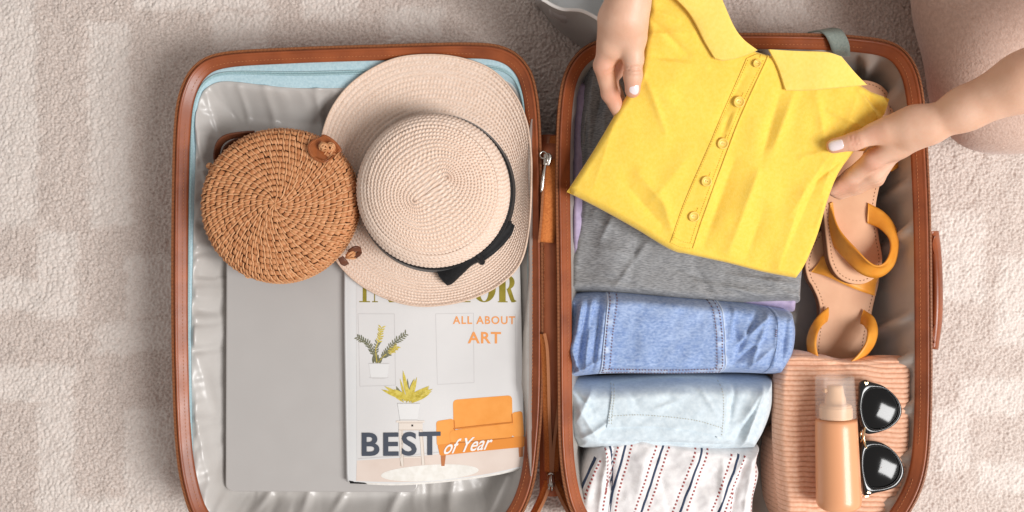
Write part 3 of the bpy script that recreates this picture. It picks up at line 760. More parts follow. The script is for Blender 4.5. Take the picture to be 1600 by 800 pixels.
printed('printed_table_line', [[(624, 659), (661, 659), (661, 659.9), (624, 659.9)], [(624, 670), (661, 670), (661, 671), (624, 671)], [(628.6, 671), (629.4, 671), (632.2, 727), (631.4, 727)], [(660, 671), (660.9, 671), (664.9, 725), (664, 725)], [(626.6, 718), (629, 727), (627, 727)]], 'tableln', 6)
printed('printed_knob', [[(643.5, 662), (646.5, 662), (646.5, 665), (643.5, 665)]], 'knob', 6)
# sofa
def rpoly(pts, r=4, n=5):
    p = np.asarray(pts, float); out = []
    for i in range(len(p)):
        a, b, c = p[i-1], p[i], p[(i+1) % len(p)]; u = (a - b)/np.linalg.norm(a - b); v = (c - b)/np.linalg.norm(c - b)
        for t in np.linspace(0, 1, n): out.append((1-t)**2*(b + u*r) + 2*t*(1-t)*b + t*t*(b + v*r))
    return np.array(out)
for q in ([(689, 711), (697, 710), (695, 727), (690, 727)], [(810, 696), (817, 695), (817, 711), (811, 712)]): printed('printed_sofa_leg', [q], 'wood', 3)
printed('printed_sofa_back', [rpoly([(708, 624), (800, 616), (801, 664), (709, 670)], 7)], 'sofa', 3)
for q in ([(682, 657), (709, 653), (711, 694), (683, 696)], [(800, 643), (816, 640), (819, 680), (801, 681)]): printed('printed_sofa_arm', [rpoly(q, 5)], 'sofa', 4)
printed('printed_sofa_base', [rpoly([(684, 694), (820, 679), (819, 696), (688, 711)], 3)], 'sofa_m', 5)
printed('printed_sofa_seat', [rpoly([(703, 672), (801, 659), (802, 681), (704, 691)], 6)], 'sofa', 6)
printed('printed_sofa_seam', quadstrip(spline([(709, 669), (750, 664), (801, 658)], 16), 1.6) + quadstrip(spline([(704, 691.5), (750, 688), (802, 681.5)], 16), 1.4) + quadstrip(spline([(710, 656), (711, 672)], 6), 1.2) + quadstrip(spline([(800, 645), (801, 659)], 6), 1.2), 'sofa_d', 7)
# lettering
def text_polys(txt, x, y, w, h, key, lay, name, bold=.0, shear=0., rot=0., arc=0., spacing=1.):
    cu = bpy.data.curves.new(name, 'FONT'); cu.body = txt; cu.size = 1; cu.offset = bold; cu.shear = shear; cu.space_character = spacing; cu.resolution_u = 4
    to = bpy.data.objects.new(name + '_tmp', cu); C.objects.link(to)
    bpy.context.view_layer.update()
    dg = bpy.context.evaluated_depsgraph_get(); me = bpy.data.meshes.new_from_object(to.evaluated_get(dg))
    v = np.zeros(len(me.vertices)*3); me.vertices.foreach_get('co', v); v = v.reshape(-1, 3)
    F = [tuple(p.vertices) for p in me.polygons]
    bpy.data.objects.remove(to); bpy.data.curves.remove(cu); bpy.data.meshes.remove(me)
    mn, mx = v.min(0), v.max(0)
    u = (v[:, 0] - mn[0])/(mx[0] - mn[0]); t = (v[:, 1] - mn[1])/(mx[1] - mn[1])
    q = np.stack([x + u*w, y - t*h + rot*u*w], -1); q = W2(q, MZ)
    return obj(name, (np.c_[q, mag_z(q[:, 0], q[:, 1]) + .00012*lay + .0001], F), I[key], cover, smooth=False)
text_polys('ALL ABOUT', 708, 506, 97, 12.5, 'orange', 3, 'printed_headline', .018, spacing=1.15)
text_polys('ART', 731, 536, 52, 18, 'orange', 3, 'printed_subtitle', .022, spacing=1.1)
text_polys('BEST', 566, 712, 123, 37, 'slate', 8, 'printed_title', .022, rot=-.018, spacing=1.12)
text_polys('of Year', 694, 709, 76, 22, 'white', 9, 'printed_script', .012, shear=.55, rot=-.12)
def serif(ch, x, w, y0=430, y1=472):
    h = y1 - y0; P = []; R = lambda a, b, c, d: P.append([(a, b), (c, b), (c, d), (a, d)])
    t, s, k = 1.6, 1.6, w*.36
    if ch == 'I': R(x, y0, x+w, y0+s); R(x, y1-s, x+w, y1); R(x+w/2-k/2, y0, x+w/2+k/2, y1)
    if ch == 'N': R(x+3, y0, x+3+t, y1); R(x+w-3-t, y0, x+w-3, y1); R(x, y1-s, x+9, y1); R(x, y0, x+9, y0+s); R(x+w-9, y0, x+w, y0+s); P.append([(x+2, y0), (x+2+k, y0), (x+w-3, y1), (x+w-3-k*.6, y1)])
    if ch == 'T': R(x, y0, x+w, y0+s); R(x+w/2-k/2, y0, x+w/2+k/2, y1); R(x+w/2-k, y1-s, x+w/2+k, y1)
    if ch == 'E': R(x+2, y0, x+2+k, y1); R(x, y0, x+w, y0+s); R(x, y1-s, x+w, y1); R(x+2+k, y0+h*.47, x+w*.7, y0+h*.52); R(x+w-t, y1-h*.25, x+w, y1); R(x+w-t, y0, x+w, y0+h*.22)
    if ch == 'R':
        R(x+2, y0, x+2+k, y1); R(x, y1-s, x+5+k, y1); R(x, y0, x+w*.6, y0+s)
        a = np.linspace(-np.pi/2, np.pi/2, 12); ox = x+w*.55+w*.38*np.cos(a); oy = y0+h*.26+h*.26*np.sin(a); ix = x+w*.55+w*.10*np.cos(a); iy = y0+h*.26+h*.21*np.sin(a)
        for i in range(11): P.append([(ox[i], oy[i]), (ox[i+1], oy[i+1]), (ix[i+1], iy[i+1]), (ix[i], iy[i])])
        P.append([(x+w*.48, y0+h*.5), (x+w*.72, y0+h*.5), (x+w*.92, y0+h*.9), (x+w*.68, y0+h*.9)]); P.append([(x+w*.68, y0+h*.9), (x+w*.92, y0+h*.9), (x+w*1.05, y1-2), (x+w*.9, y1), (x+w*.76, y1)])
    if ch == 'O':
        a = np.linspace(0, 2*np.pi, 33); ox = x+w/2+w/2*np.cos(a); oy = y0+h/2+h/2*np.sin(a); ix = x+w/2+w*.2*np.cos(a); iy = y0+h/2+h*.46*np.sin(a)
        for i in range(32): P.append([(ox[i], oy[i]), (ox[i+1], oy[i+1]), (ix[i+1], iy[i+1]), (ix[i], iy[i])])
    return P
x = 562
for ch, w in zip('INTERIOR', (17, 38, 28, 27, 30, 17, 36, 28)):
    printed('printed_letter', serif(ch, x, w), 'gold', 3); x += w + 3.3

# ------------------------------------------------------------------ straw hat
hat = thing('straw_hat', 'pale straw boater hat with a black ribbon and bow resting on the magazine', 'hat', W(684, 303, .082))
HC = W(683, 303, .080)[:2]; ZB, ZT = .0885, .158; RB, RT = .0838, .0772
seg_ang = math.atan2(35, 50)
NTH = 900; th = np.linspace(0, 2*np.pi, NTH, endpoint=False)
def crown_ring(r, a):
    """oval start that relaxes into a circle: rows of the spiral"""
    c, s = np.cos(th), np.sin(th); ex = np.array([math.cos(seg_ang), math.sin(seg_ang)])
    proj = c*ex[0] + s*ex[1]
    k = np.tanh(proj*3)*a
    return np.stack([r*c + k*ex[0], r*s + k*ex[1]], -1)
def braid(row, g, per):
    """height of plaited straw: row index, position across 0..1 and stitch count"""
    ph = th/(2*np.pi)*per + hash2(np.array([row]), np.array([5]))[0]
    ridge = np.sin(np.pi*g)**.6
    ch = np.cos(2*np.pi*(ph + 1.0*abs(g - .5)))
    jit = hash2(np.floor(ph), np.full(NTH, row + 31), 9)
    return ridge, ridge*(.55*ch + .35*(jit - .5)), ch
SUB = 6
def woven(centers, nrows, perlen, amp, name, mat_, parent):
    """centers(q) gives the ring of points for row coordinate q in 0..nrows"""
    qs = np.concatenate([r + np.linspace(.04, .96, SUB) for r in range(nrows)])
    P = np.array([centers(q) for q in qs])                     # (nq, NTH, 3)
    du = np.gradient(P, axis=0); dv = np.roll(P, -1, 1) - np.roll(P, 1, 1)
    N = np.cross(du, dv); N /= np.linalg.norm(N, axis=2)[..., None] + 1e-12
    tone = np.zeros(P.shape[:2])
    for k, q in enumerate(qs):
        r = int(q); g = q - r; circ = np.linalg.norm(np.roll(P[k], -1, 0) - P[k], axis=1).sum()
        per = max(8, round(circ/perlen)); 
        ridge, h, ch = braid(r, g, per)
        P[k] += N[k]*(amp*(ridge*.9 - .5) + amp*.75*h)[:, None]
        tone[k] = np.clip(.35*(ch > .3) + .35*hash2(np.floor(th/(2*np.pi)*per*2), np.full(NTH, r + 77), 3)*ridge, 0, 1)
    return obj(name, grid(P, False, True), mat_, parent, attr={'tone': tone.ravel()})
NR = 15
def c_top(q):
    t = q/NR; r = max(.0003, (RT - .010)*t); a = .020*(1 - t)**1.1 
    xy = crown_ring(r, a); z = ZT - .0070*(t**3.5) + .0006*np.cos(th*2 + .5)*t
    return np.c_[HC + xy, np.broadcast_to(z, (NTH,))]
crown = woven(c_top, NR, .0038, .0019, 'crown', M['straw'], hat)
def c_side(q):
    t = q/15.
    a = .45 + min(t/.34, 1)*(np.pi/2 - .45)                                  # rounded shoulder then straight wall
    r = (RT - .010) + .0215*(math.sin(a) - math.sin(.45)) + (RB - RT - .002)*max(0, (t - .80)/.20)
    z = ZT - .0070 - .0190*(math.cos(.45) - math.cos(a)) - (ZT - .0241 - ZB)*max(0, (t - .34)/.66)
    return np.c_[HC + crown_ring(r, 0), np.full(NTH, z)]
woven(c_side, 15, .0044, .0012, 'crown_wall', M['straw'], hat)
u_ = np.array([c_top(q) - [0, 0, .0002] for q in np.linspace(.3, NR, 24)] + [c_side(q)*1. for q in np.linspace(.1, 14.9, 20)]); u_[24:, :, :2] = HC + (u_[24:, :, :2] - HC)*.988
u_[0] = [*HC, ZT - .0009]
obj('crown_lining', grid(u_[:, ::6], False, True), M['straw'], hat)
BR = [(830, 285), (829, 235), (822, 190), (803, 148), (770, 113), (725, 95), (672, 89), (615, 96), (560, 125), (523, 165), (503, 215), (495, 275), (498, 330), (512, 385), (545, 430), (590, 460), (640, 476), (685, 477), (735, 467), (780, 445), (812, 412), (826, 360)]
bo = spline(W2(BR, .086), 1600, True)
ba = np.arctan2(bo[:, 1] - HC[1], bo[:, 0] - HC[0]); o_ = np.argsort(ba)
rad = np.interp(th, np.r_[ba[o_] - 2*np.pi, ba[o_], ba[o_] + 2*np.pi], np.tile(np.hypot(*(bo[o_] - HC).T), 3))
NB = 13
def c_brim(q):
    t = q/NB; r = RB*(1 - t) + rad*t
    wide = rad - RB
    z = ZB + .0005 - .0035*np.sin(np.pi*t)*np.clip(wide/.05, 0, 1) + .012*t**.8*np.exp(-((th - np.pi*.47)/.85)**2) + .011*t**1.4*np.exp(-((((th + .1) + np.pi) % (2*np.pi) - np.pi)/.75)**2) - .003*t*np.exp(-((th - 3.3)/.8)**2) + .0015*t*np.sin(3*th + 1)
    return np.c_[HC[0] + r*np.cos(th), HC[1] + r*np.sin(th), z]
woven(c_brim, NB, .0038, .0014, 'brim', M['straw'], hat)
e = c_brim(NB - .1); obj('brim_edge', tube(spline(e, 700, True), .0012, 6, True), M['straw'], hat)
# band and bow
n = 160; a = np.linspace(0, 2*np.pi, n, endpoint=False)
zz = np.linspace(ZB + .001, ZB + .024, 5); G = np.stack([np.stack([HC[0] + (RB + .0022 - .0038*k/4 + .0003*np.sin(5*a))*np.cos(a), HC[1] + (RB + .0022 - .0038*k/4)*np.sin(a), z + .0007*np.sin(3*a + 1)], -1) for k, z in enumerate(zz)], 1)
G = np.concatenate([G, G[:, -1:] - np.dstack([.0012*np.cos(a)[:, None], .0012*np.sin(a)[:, None], 0*a[:, None]])], 1)
obj('ribbon_band', grid(G, True, False), M['ribbon'], hat)
bow = MB()
bow.add(*ribbon(W3([(746, 388, .112), (728, 394, .112), (712, 404, .108), (692, 417, .100), (681, 420, .097)]), W3([(752, 408, .102), (738, 414, .104), (723, 428, .101), (707, 443, .095), (699, 446, .093)]), .0014, 30, 7, .0035))
bow.add(*ribbon(W3([(738, 392, .112), (752, 382, .112), (770, 368, .109), (790, 350, .103), (800, 345, .099)]), W3([(748, 412, .102), (761, 404, .104), (780, 389, .102), (798, 368, .097), (804, 352, .095)]), .0014, 30, 7, .0035))
obj('bow', bow, M['ribbon'], hat)
obj('bow_knot', ribbon(W3([(733, 393, .105), (741, 401, .112), (750, 413, .101)]), W3([(742, 388, .105), (751, 396, .112), (758, 408, .101)]), .002, 16, 6, .002), M['ribbon'], hat)

# ------------------------------------------------------------------ round wicker bag
bag = thing('wicker_bag', 'round woven rattan handbag with brown leather clasp lying beside the straw hat', 'handbag', W(437, 318, .086))
BC = W(437, 320, .120)[:2]; RBAG = .0795; ZBT = .142
sprof = np.array([(0, 0)] + [(r, -.006*(r/.066)**2) for r in np.linspace(.005, .066, 13)] + [(.066 + .0145*math.sin(t), -.006 - .0145*(1 - math.cos(t))) for t in np.linspace(.15, math.pi/2, 8)] + [(.0805, -.026), (.0803, -.034), (.0795, -.042), (.076, -.050)])
sl = np.r_[0, np.cumsum(np.linalg.norm(np.diff(sprof, axis=0), axis=1))]
tilt = np.array([.035, .02])
def bag_pt(s, a, off=0.):
    r = np.interp(s, sl, sprof[:, 0]); z = np.interp(s, sl, sprof[:, 1]); e = .0008
    tr = np.interp(s + e, sl, sprof[:, 0]) - np.interp(s - e, sl, sprof[:, 0]); tz = np.interp(s + e, sl, sprof[:, 1]) - np.interp(s - e, sl, sprof[:, 1]); l = np.hypot(tr, tz) + 1e-9
    nr, nz = -tz/l, tr/l
    r = r + nr*off; z = z + nz*off
    wob = 1 + .012*np.sin(2*a + .6) + .008*np.sin(3*a)
    x, y = r*wob*np.cos(a), r*wob*np.sin(a)
    return np.stack([BC[0] + x, BC[1] + y, ZBT + z + tilt[0]*x*.8 - tilt[1]*y], -1)
ss = np.linspace(0, sl[-1], 50); aa = np.linspace(0, 2*np.pi, 120, endpoint=False)
obj('bag_body', grid(bag_pt(ss[:, None]*np.ones((1, 120)), aa[None]*np.ones((50, 1)), -.0016), False, True, flip=True), M['rattan_d'], bag)
pads, strands = MB(), MB()
pitch = .0066; row = 0; s0 = .0042; phase = 0.
PT = np.array([(-1, 0, .1), (-.95, .82, .15), (.95, .82, .15), (1, 0, .1), (.95, -.82, .15), (-.95, -.82, .15), (-.80, 0, .9), (0, .50, 1.05), (.80, 0, .9), (0, -.50, 1.05), (0, .9, .2), (0, -.9, .2)])
PF = [(0,5,6),(0,6,1),(1,6,7,10),(10,7,8,2),(2,8,3),(3,8,4),(4,8,9,11),(11,9,6,5),(6,9,8,7)]
while s0 < sl[-1] - .002:
    r = np.interp(s0, sl, sprof[:, 0]); n = max(7, int(round(2*np.pi*r/.0066))); da = 2*np.pi/n; phase += RNG.uniform(0, 1)*da
    for i in range(n):
        a0 = phase + i*da + RNG.normal(0, .06)*da; s_ = s0 + RNG.normal(0, .00022)
        ln = .5*da*.90; wd = .0031*RNG.uniform(.9, 1.1)
        ta = a0 + PT[:, 0]*ln; tsx = s_ + PT[:, 1]*wd + PT[:, 0]*.0007
        pads.add(bag_pt(tsx, ta, PT[:, 2]*.0020*RNG.uniform(.8, 1.15) - .0005), PF)
        for k in (0,):                                       # wrapping strands, leaning against the turn
            ac = a0 + da*.5; t = np.linspace(-1, 1, 6)
            slant = RNG.normal(1.0, .14)
            pa = ac + .20*slant*t*da*min(1., r/.012); ps = s_ + t*pitch*.58*RNG.uniform(.85, 1.15) + .05*pitch
            off = .0005 + .0010*np.cos(t*1.35)*RNG.uniform(.8, 1.2) - .0006*k
            strands.add(*tube(bag_pt(ps, pa, off), np.array([.0006, .0009, .00095, .00095, .0009, .0006]), 6, flat=.75))
    s0 += pitch*.94; row += 1
obj('woven_cane', pads, M['rattan'], bag, kind='stuff'); obj('wrapping_strands', strands, M['rattan_l'], bag, kind='stuff')
# braided edge
ed = MB()
for k, so in enumerate((.1020,)):
    for i in range(150):
        a0 = 2*np.pi*i/150; t = np.linspace(-1, 1, 5)
        ed.add(*tube(bag_pt(so + t*.0045, a0 + t*.022, .0016 + .0010*np.cos(t*1.4)), [.0006, .0010, .0011, .0010, .0006], 5))
obj('edge_binding', ed, M['rattan_l'], bag, kind='stuff')
# clasp tab
tc_ = W2([(502, 229)], .15)[0]; rot = -.72
def tab_poly(sx, sy):
    p = []
    for a in np.linspace(0, np.pi, 16): p.append((-sx*math.cos(a), -sy*.35 - sy*.65*math.sin(a)))
    for a in np.linspace(0, np.pi, 9): p.append((sx*math.cos(a)*.98, sy*.55 + sy*.30*math.sin(a)))
    c, s = math.cos(rot), math.sin(rot); p = np.array(p) @ np.array([[c, s], [-s, c]])
    R = math.radians(-38*0); return p + tc_
tz = .1435
def tab_z(q):
    r = np.hypot(q[:, 0] - BC[0], q[:, 1] - BC[1]); return ZBT + np.interp(r, sprof[:23, 0], sprof[:23, 1]) + tilt[0]*(q[:, 0] - BC[0])*.8 - tilt[1]*(q[:, 1] - BC[1]) + .0072
tabo = obj('clasp_tab', disc_prism(spline(tab_poly(.0138, .0152), 60, True), tab_z(spline(tab_poly(.0138, .0152), 60, True)) - .003, tab_z(spline(tab_poly(.0138, .0152), 60, True)), .0008), M['tab'], bag, smooth=False, label='rounded brown leather clasp tab')
q = spline(tab_poly(.0118, .0132), 52, True); mb = MB(); tzq = tab_z(q)
for i in range(0, 52):
    t = q[(i+1) % 52] - q[i]; m = q[i]; nn = np.array([-t[1], t[0]])/np.linalg.norm(t)*.0005; t = t*.33
    zq = tzq[i]; mb.add([(*(m - t), zq), (*(m + nn), zq), (*(m + t), zq), (*(m - nn), zq), (*m, zq + .0007)], [(0,3,4),(3,2,4),(2,1,4),(1,0,4)])
obj('stitching', mb, M['thread'], tabo, kind='stuff')
def knot(c, r, name, seed=0):
    mb = MB(); rg = np.random.default_rng(seed)
    for k in range(7):
        ax = rg.normal(size=3); ax /= np.linalg.norm(ax); u = np.cross(ax, [.3, .5, .8]); u /= np.linalg.norm(u); v = np.cross(ax, u); a = np.linspace(0, 2*np.pi, 14, endpoint=False)
        mb.add(*tube(c + r*(np.cos(a)[:, None]*u + np.sin(a)[:, None]*v)*rg.uniform(.75, 1.05) + ax*r*.2*rg.normal(), r*.22, 5, True))
    return obj(name, mb, M['rattan_l'], bag)
knot(np.array([*tc_, tab_z(tc_[None])[0] + .0010]) + [0, .0005, 0], .0042, 'clasp_knot', 1)
knot(bag_pt(.082, math.radians(47), .002), .0046, 'rim_knot', 2)
for px, py, sd in ((548, 398, 3),):
    knot(W(px, py, .112), .0050, 'rim_knot', sd)
for px, py, sd in ((323, 257, 4), (356, 410, 5), (386, 434, 6)): knot(W(px + (437 - px)*.04, py + (318 - py)*.04, .116), .0032, 'rim_knot', sd)
mb = MB()
mb.add(*ribbon(W3([(543, 392, .116), (552, 386, .119), (561, 385, .115), (562, 391, .108), (553, 397, .105)]), W3([(545, 398, .110), (554, 393, .113), (563, 393, .110), (564, 398, .104), (555, 404, .101)]), .0018, 24, 5))
mb.add(*ribbon(W3([(528, 404, .112), (532, 412, .110), (538, 415, .104)]), W3([(536, 400, .112), (542, 407, .110), (545, 411, .104)]), .0018, 14, 5))
obj('strap_loop', mb, M['tab_d'], bag)
mb = MB()
mb.add(*ribbon(W3([(398, 205, .112), (372, 207, .116), (350, 212, .116), (338, 224, .112), (334, 245, .104), (338, 268, .096)]), W3([(398, 212, .104), (374, 214, .108), (356, 219, .108), (346, 229, .104), (343, 246, .096), (346, 268, .090)]), .0018, 44, 6))
mb.add(*ribbon(W3([(392, 212, .104), (366, 218, .106), (350, 230, .104), (345, 250, .098)]), W3([(392, 217, .098), (370, 224, .100), (357, 234, .098), (352, 250, .092)]), .0018, 30, 6))
obj('shoulder_strap', mb, M['tab_d'], bag, label='dark brown leather shoulder strap curled behind the bag')
# ------------------------------------------------------------------ folded clothes in the deep half
def piece(name, label, cat, px, z): return thing(name, label, cat, W(px[0], px[1], z))
def attach(o, label, cat): o['label'] = label; o['category'] = cat; return o
def cloth_obj(name, cl, nu, nv, mat_, parent, attr=None, layers=0, shift=(0, 0)):
    G = cl.top(nu, nv); mb = MB().add(*grid(G, flip=True))
    at = None
    if attr: X, Y = G[..., 0].ravel(), G[..., 1].ravel(); at = {attr[0]: attr[1](X, Y)}
    return obj(name, mb, mat_, parent, attr=at)

# slate blue and lilac garments showing at the edges under the grey shirt
nv_ = Cloth([[(880, 370), (950, 360), (1030, 366)], [(1030, 366), (1030, 440)], [(882, 448), (950, 452), (1030, 440)], [(880, 370), (878, 410), (882, 448)]], .066, .02, .012, amp=.003, seed=3)
t = piece('folded_garment', 'slate blue garment, a sliver showing at the left wall under the lilac one', 'garment', (950, 410), .02)
cloth_obj('cloth', nv_, 30, 30, M['navy'], t)
li = Cloth([[(893, 120), (1080, 110), (1270, 118)], [(1270, 118), (1268, 330), (1253, 492)], [(888, 446), (1060, 470), (1253, 492)], [(893, 120), (889, 240), (886, 350), (888, 446)]], .080, .02, .012,
           folds=[((900, 150), (896, 420), 8, .006), ((1240, 470), (1250, 300), 8, .004)], amp=.004, seed=5)
t = piece('folded_garment', 'lilac garment, edges showing on both sides under the grey shirt', 'garment', (1080, 300), .02)
cloth_obj('cloth', li, 60, 60, M['lilac'], t)
gr = Cloth([[(912, 92), (1080, 84), (1290, 96)], [(1290, 96), (1285, 300), (1266, 420), (1262, 478)], [(881, 462), (980, 466), (1100, 478), (1262, 478)], [(912, 92), (900, 180), (900, 300), (887, 390), (881, 462)]],
           lambda X, Y: .0965 - .012*sst(-X, -.115, -.068) + .004*sst(Y, .02, .15)*0, .028, .014,
           folds=[((930, 100), (905, 250), 9, .007), ((950, 110), (925, 230), 7, -.006), ((915, 260), (925, 320), 8, .004), ((905, 380), (990, 400), 12, .003), ((1000, 350), (985, 440), 9, -.0035),
                  ((1060, 420), (1180, 470), 10, -.003), ((1090, 440), (1200, 462), 7, .003), ((960, 330), (940, 372), 6, .0035), ((1200, 440), (1250, 470), 8, .003), ((940, 130), (975, 100), 7, .004), ((930, 200), (950, 160), 6, .004), ((1010, 380), (960, 450), 5, .003), ((1080, 410), (1120, 470), 5, -.003), ((1140, 430), (1250, 445), 5, .003), ((900, 330), (960, 360), 5, .003), ((910, 420), (1000, 450), 6, -.002), ((920, 150), (910, 300), 4, -.005), ((945, 180), (930, 330), 5, .004)],
           amp=.0045, ns=26, seed=9, zref=.094)
t = piece('t_shirt', 'heather grey t-shirt folded flat under the yellow polo shirt', 't-shirt', (1080, 290), .028)
cloth_obj('cloth', gr, 150, 130, M['grey'], t)
obj('hem_seam', gr.strip([(900, 455), (980, 459), (1100, 471), (1248, 472)], .0012, .0004, 120), M['grey'], t)

# blue jeans
DP = [[(952, 454), (1040, 459), (1126, 467)], [(1126, 467), (1133, 520), (1134, 588)], [(938, 587), (1040, 590), (1134, 588)], [(952, 454), (944, 520), (938, 587)]]
def dz(px, py): return W2([(px, py)], .108)[0]
dj = Cloth([[(879, 462), (945, 453), (1030, 458), (1130, 466), (1212, 478), (1252, 486)], [(1252, 486), (1258, 520), (1252, 560), (1232, 594)], [(892, 598), (960, 592), (1060, 592), (1160, 591), (1232, 594)], [(879, 462), (886, 500), (876, 545), (880, 575), (892, 598)]],
           .1100, .040, .017, folds=[((910, 470), (895, 540), 7, .006), ((935, 468), (905, 560), 8, -.005), ((925, 470), (912, 590), 6, .005), ((948, 470), (930, 580), 5, .003), ((1150, 540), (1205, 490), 7, .005), ((1145, 570), (1195, 530), 6, -.004),
                                     ((1165, 580), (1205, 545), 6, .004), ((1140, 480), (1160, 560), 8, -.003), ((1215, 485), (1208, 585), 4, .0025), ((1230, 500), (1222, 580), 5, -.003), ((890, 540), (905, 580), 6, .006), ((902, 462), (898, 520), 4, -.005), ((920, 465), (902, 575), 4, -.004), ((940, 462), (925, 585), 4, -.004), ((1150, 472), (1140, 530), 4, .003), ((1185, 486), (1150, 560), 4, -.004), ((1200, 490), (1170, 580), 4, .004), ((895, 585), (940, 560), 5, .004), ((980, 470), (1090, 478), 6, .0015)], amp=.0045, ns=34, seed=21)
def wear(X, Y):
    d = np.abs(polydist(X, Y, W2(np.vstack([spline(DP[0], 20), spline(DP[1], 20), spline(DP[2], 20)[::-1], spline(DP[3], 20)[::-1]]), .11)))
    return np.clip(.55*np.exp(-(d/.0022)**2)*(.5 + fbm(X*300, Y*300, 5, 2)) + .25*np.clip(fbm(X*40, Y*40, 8, 3), 0, 1), 0, 1)
t = piece('jeans', 'mid blue denim jeans rolled up with a stitched pocket on top', 'jeans', (1065, 525), .04)
cloth_obj('denim', dj, 190, 120, M['denim'], t, ('wear', wear))
pk = dj.patch(DP, .0022, 70, 60); Vp = np.vstack(pk.v)
po = obj('pocket', pk, M['denim'], t, attr={'wear': wear(Vp[:, 0], Vp[:, 1])})
mb = MB()
for pts in ([(955, 457), (947, 520), (942, 585)], [(966, 458), (957, 520), (952, 578)], [(1120, 468), (1127, 520), (1128, 584)], [(1110, 467), (1118, 520), (1119, 578)], [(942, 584), (1040, 586), (1130, 584)], [(944, 577), (1040, 579), (1130, 577)], [(1060, 463), (1126, 470)]):
    dj.stitches(pts,   .0033, .0025, .0014, .0010, mb, base=.0036)
obj('pocket_stitching', mb, M['denim_st'], po, kind='stuff')
for pts in ([(958, 456), (951, 520), (946, 583)], [(1117, 467), (1123, 520), (1125, 583)], [(943, 582), (1040, 584), (1131, 582)]):
    bd = dj.strip(pts, .0088, .0034, 120, nw=7); Vb = np.vstack(bd.v)
    Vb[:, 2] += .0007*vnoise(Vb[:, 0]*260, Vb[:, 1]*260, 17); bd.v = [Vb]
    obj('pocket_seam', bd, M['denim'], po, attr={'wear': np.clip(.15 + 1.1*fbm(Vb[:, 0]*170, Vb[:, 1]*170, 19, 2), 0, .6)})
for pts in ([(952, 455), (945, 520), (939, 586)], [(1126, 467), (1132, 520), (1134, 588)], [(939, 587), (1040, 589.5), (1134, 588)]):
    bd = dj.strip(pts, .0015, .0030, 120, nw=4); Vb = np.vstack(bd.v); obj('pocket_edge', bd, M['denim'], po, attr={'wear': np.full(len(Vb), .95)})
mb = dj.strip([(1213, 481), (1217, 510), (1213, 550), (1202, 587)], .0042, .0012, 50)
sm = obj('side_seam', mb, M['denim'], t)
obj('rivet_stitch', dj.stitches([(1212, 514), (1211, 526)], .0022, .0016, .0022, .0016), M['denim_st'], sm, kind='stuff')

# pale jeans
pj = Cloth([[(877, 598), (960, 597), (1060, 591), (1130, 592), (1222, 592)], [(1222, 592), (1221, 640), (1208, 680), (1190, 712)], [(906, 712), (1000, 714), (1100, 716), (1190, 712)], [(877, 598), (880, 640), (886, 680), (906, 712)]],
           .1060, .035, .019, folds=[((905, 640), (930, 680), 8, .004), ((930, 600), (900, 660), 7, .004), ((1160, 660), (1190, 610), 9, .004), ((1150, 690), (1180, 640), 7, -.003), ((1040, 610), (1090, 640), 10, .0025), ((1060, 600), (1110, 625), 6, -.002), ((980, 605), (1000, 640), 8, -.002), ((895, 610), (925, 640), 4, -.003), ((900, 690), (950, 660), 5, .004), ((1150, 600), (1140, 660), 4, -.003), ((1195, 605), (1160, 700), 4, .004), ((940, 690), (1150, 696), 6, -.004), ((1020, 640), (1060, 625), 5, .002), ((1090, 600), (1120, 650), 4, .002)],
           amp=.004, ns=34, seed=33)
t = piece('jeans', 'pale ice blue jeans rolled between the darker jeans and the striped shirt', 'jeans', (1045, 650), .035)
cloth_obj('denim', pj, 170, 110, M['pale'], t)
po = obj('pocket', pj.patch([[(958, 600), (1050, 594), (1133, 595)], [(1133, 595), (1135, 640), (1131, 684)], [(948, 668), (1010, 666), (1080, 672), (1131, 684)], [(958, 600), (953, 635), (948, 668)]], .0020, 60, 50), M['pale'], t)
mb = MB()
for pts in ([(962, 602), (957, 640), (955, 664)], [(958, 602), (953, 640), (951, 664)], [(1128, 597), (1130, 640), (1127, 680)], [(955, 650), (1000, 648), (1080, 655), (1128, 668)]): pj.stitches(pts, .0030, .0022, .0012, .0009, mb, base=.0020)
obj('pocket_stitching', mb, M['pale_st'], po, kind='stuff')
for a, b in (((949, 667), (960, 650)), ((1120, 684), (1131, 668))): obj('pocket_corner', pj.strip([a, b], .0042, .0018, 10), M['pale'], po)

# striped shirt
ss_ = Cloth([[(934, 692), (985, 678), (1040, 683), (1100, 692), (1165, 700), (1201, 702)], [(1201, 702), (1193, 725), (1197, 745), (1188, 790), (1186, 850)], [(888, 850), (1000, 850), (1100, 850), (1186, 850)], [(934, 692), (918, 716), (906, 752), (897, 800), (888, 850)]],
            .1015, .035, .013, folds=[((960, 690), (952, 800), 5, -.005), ((948, 700), (935, 800), 6, .005), ((930, 710), (908, 790), 5, -.004), ((1165, 715), (1140, 810), 6, -.004), ((1175, 720), (1160, 810), 5, .003), ((1010, 700), (990, 800), 12, .002), ((1085, 720), (1070, 810), 12, .003),
                                      ((970, 686), (1150, 705), 4, .0015), ((944, 690), (950, 760), 3, .004), ((920, 725), (900, 800), 3, .004), ((1130, 720), (1125, 800), 5, .003), ((1030, 730), (1045, 800), 6, -.002), ((1170, 706), (1150, 740), 4, .003)], amp=.0062, ns=42, seed=44)
t = piece('shirt', 'white shirt with navy stripes and red dotted lines, folded at the bottom of the case', 'shirt', (1050, 760), .035)
cloth_obj('cloth', ss_, 130, 110, M['white_c'], t)
obj('hem', ss_.strip([(958, 690), (985, 682), (1040, 687), (1100, 696), (1160, 704)], .0014, .0005, 80), M['white_c'], t)
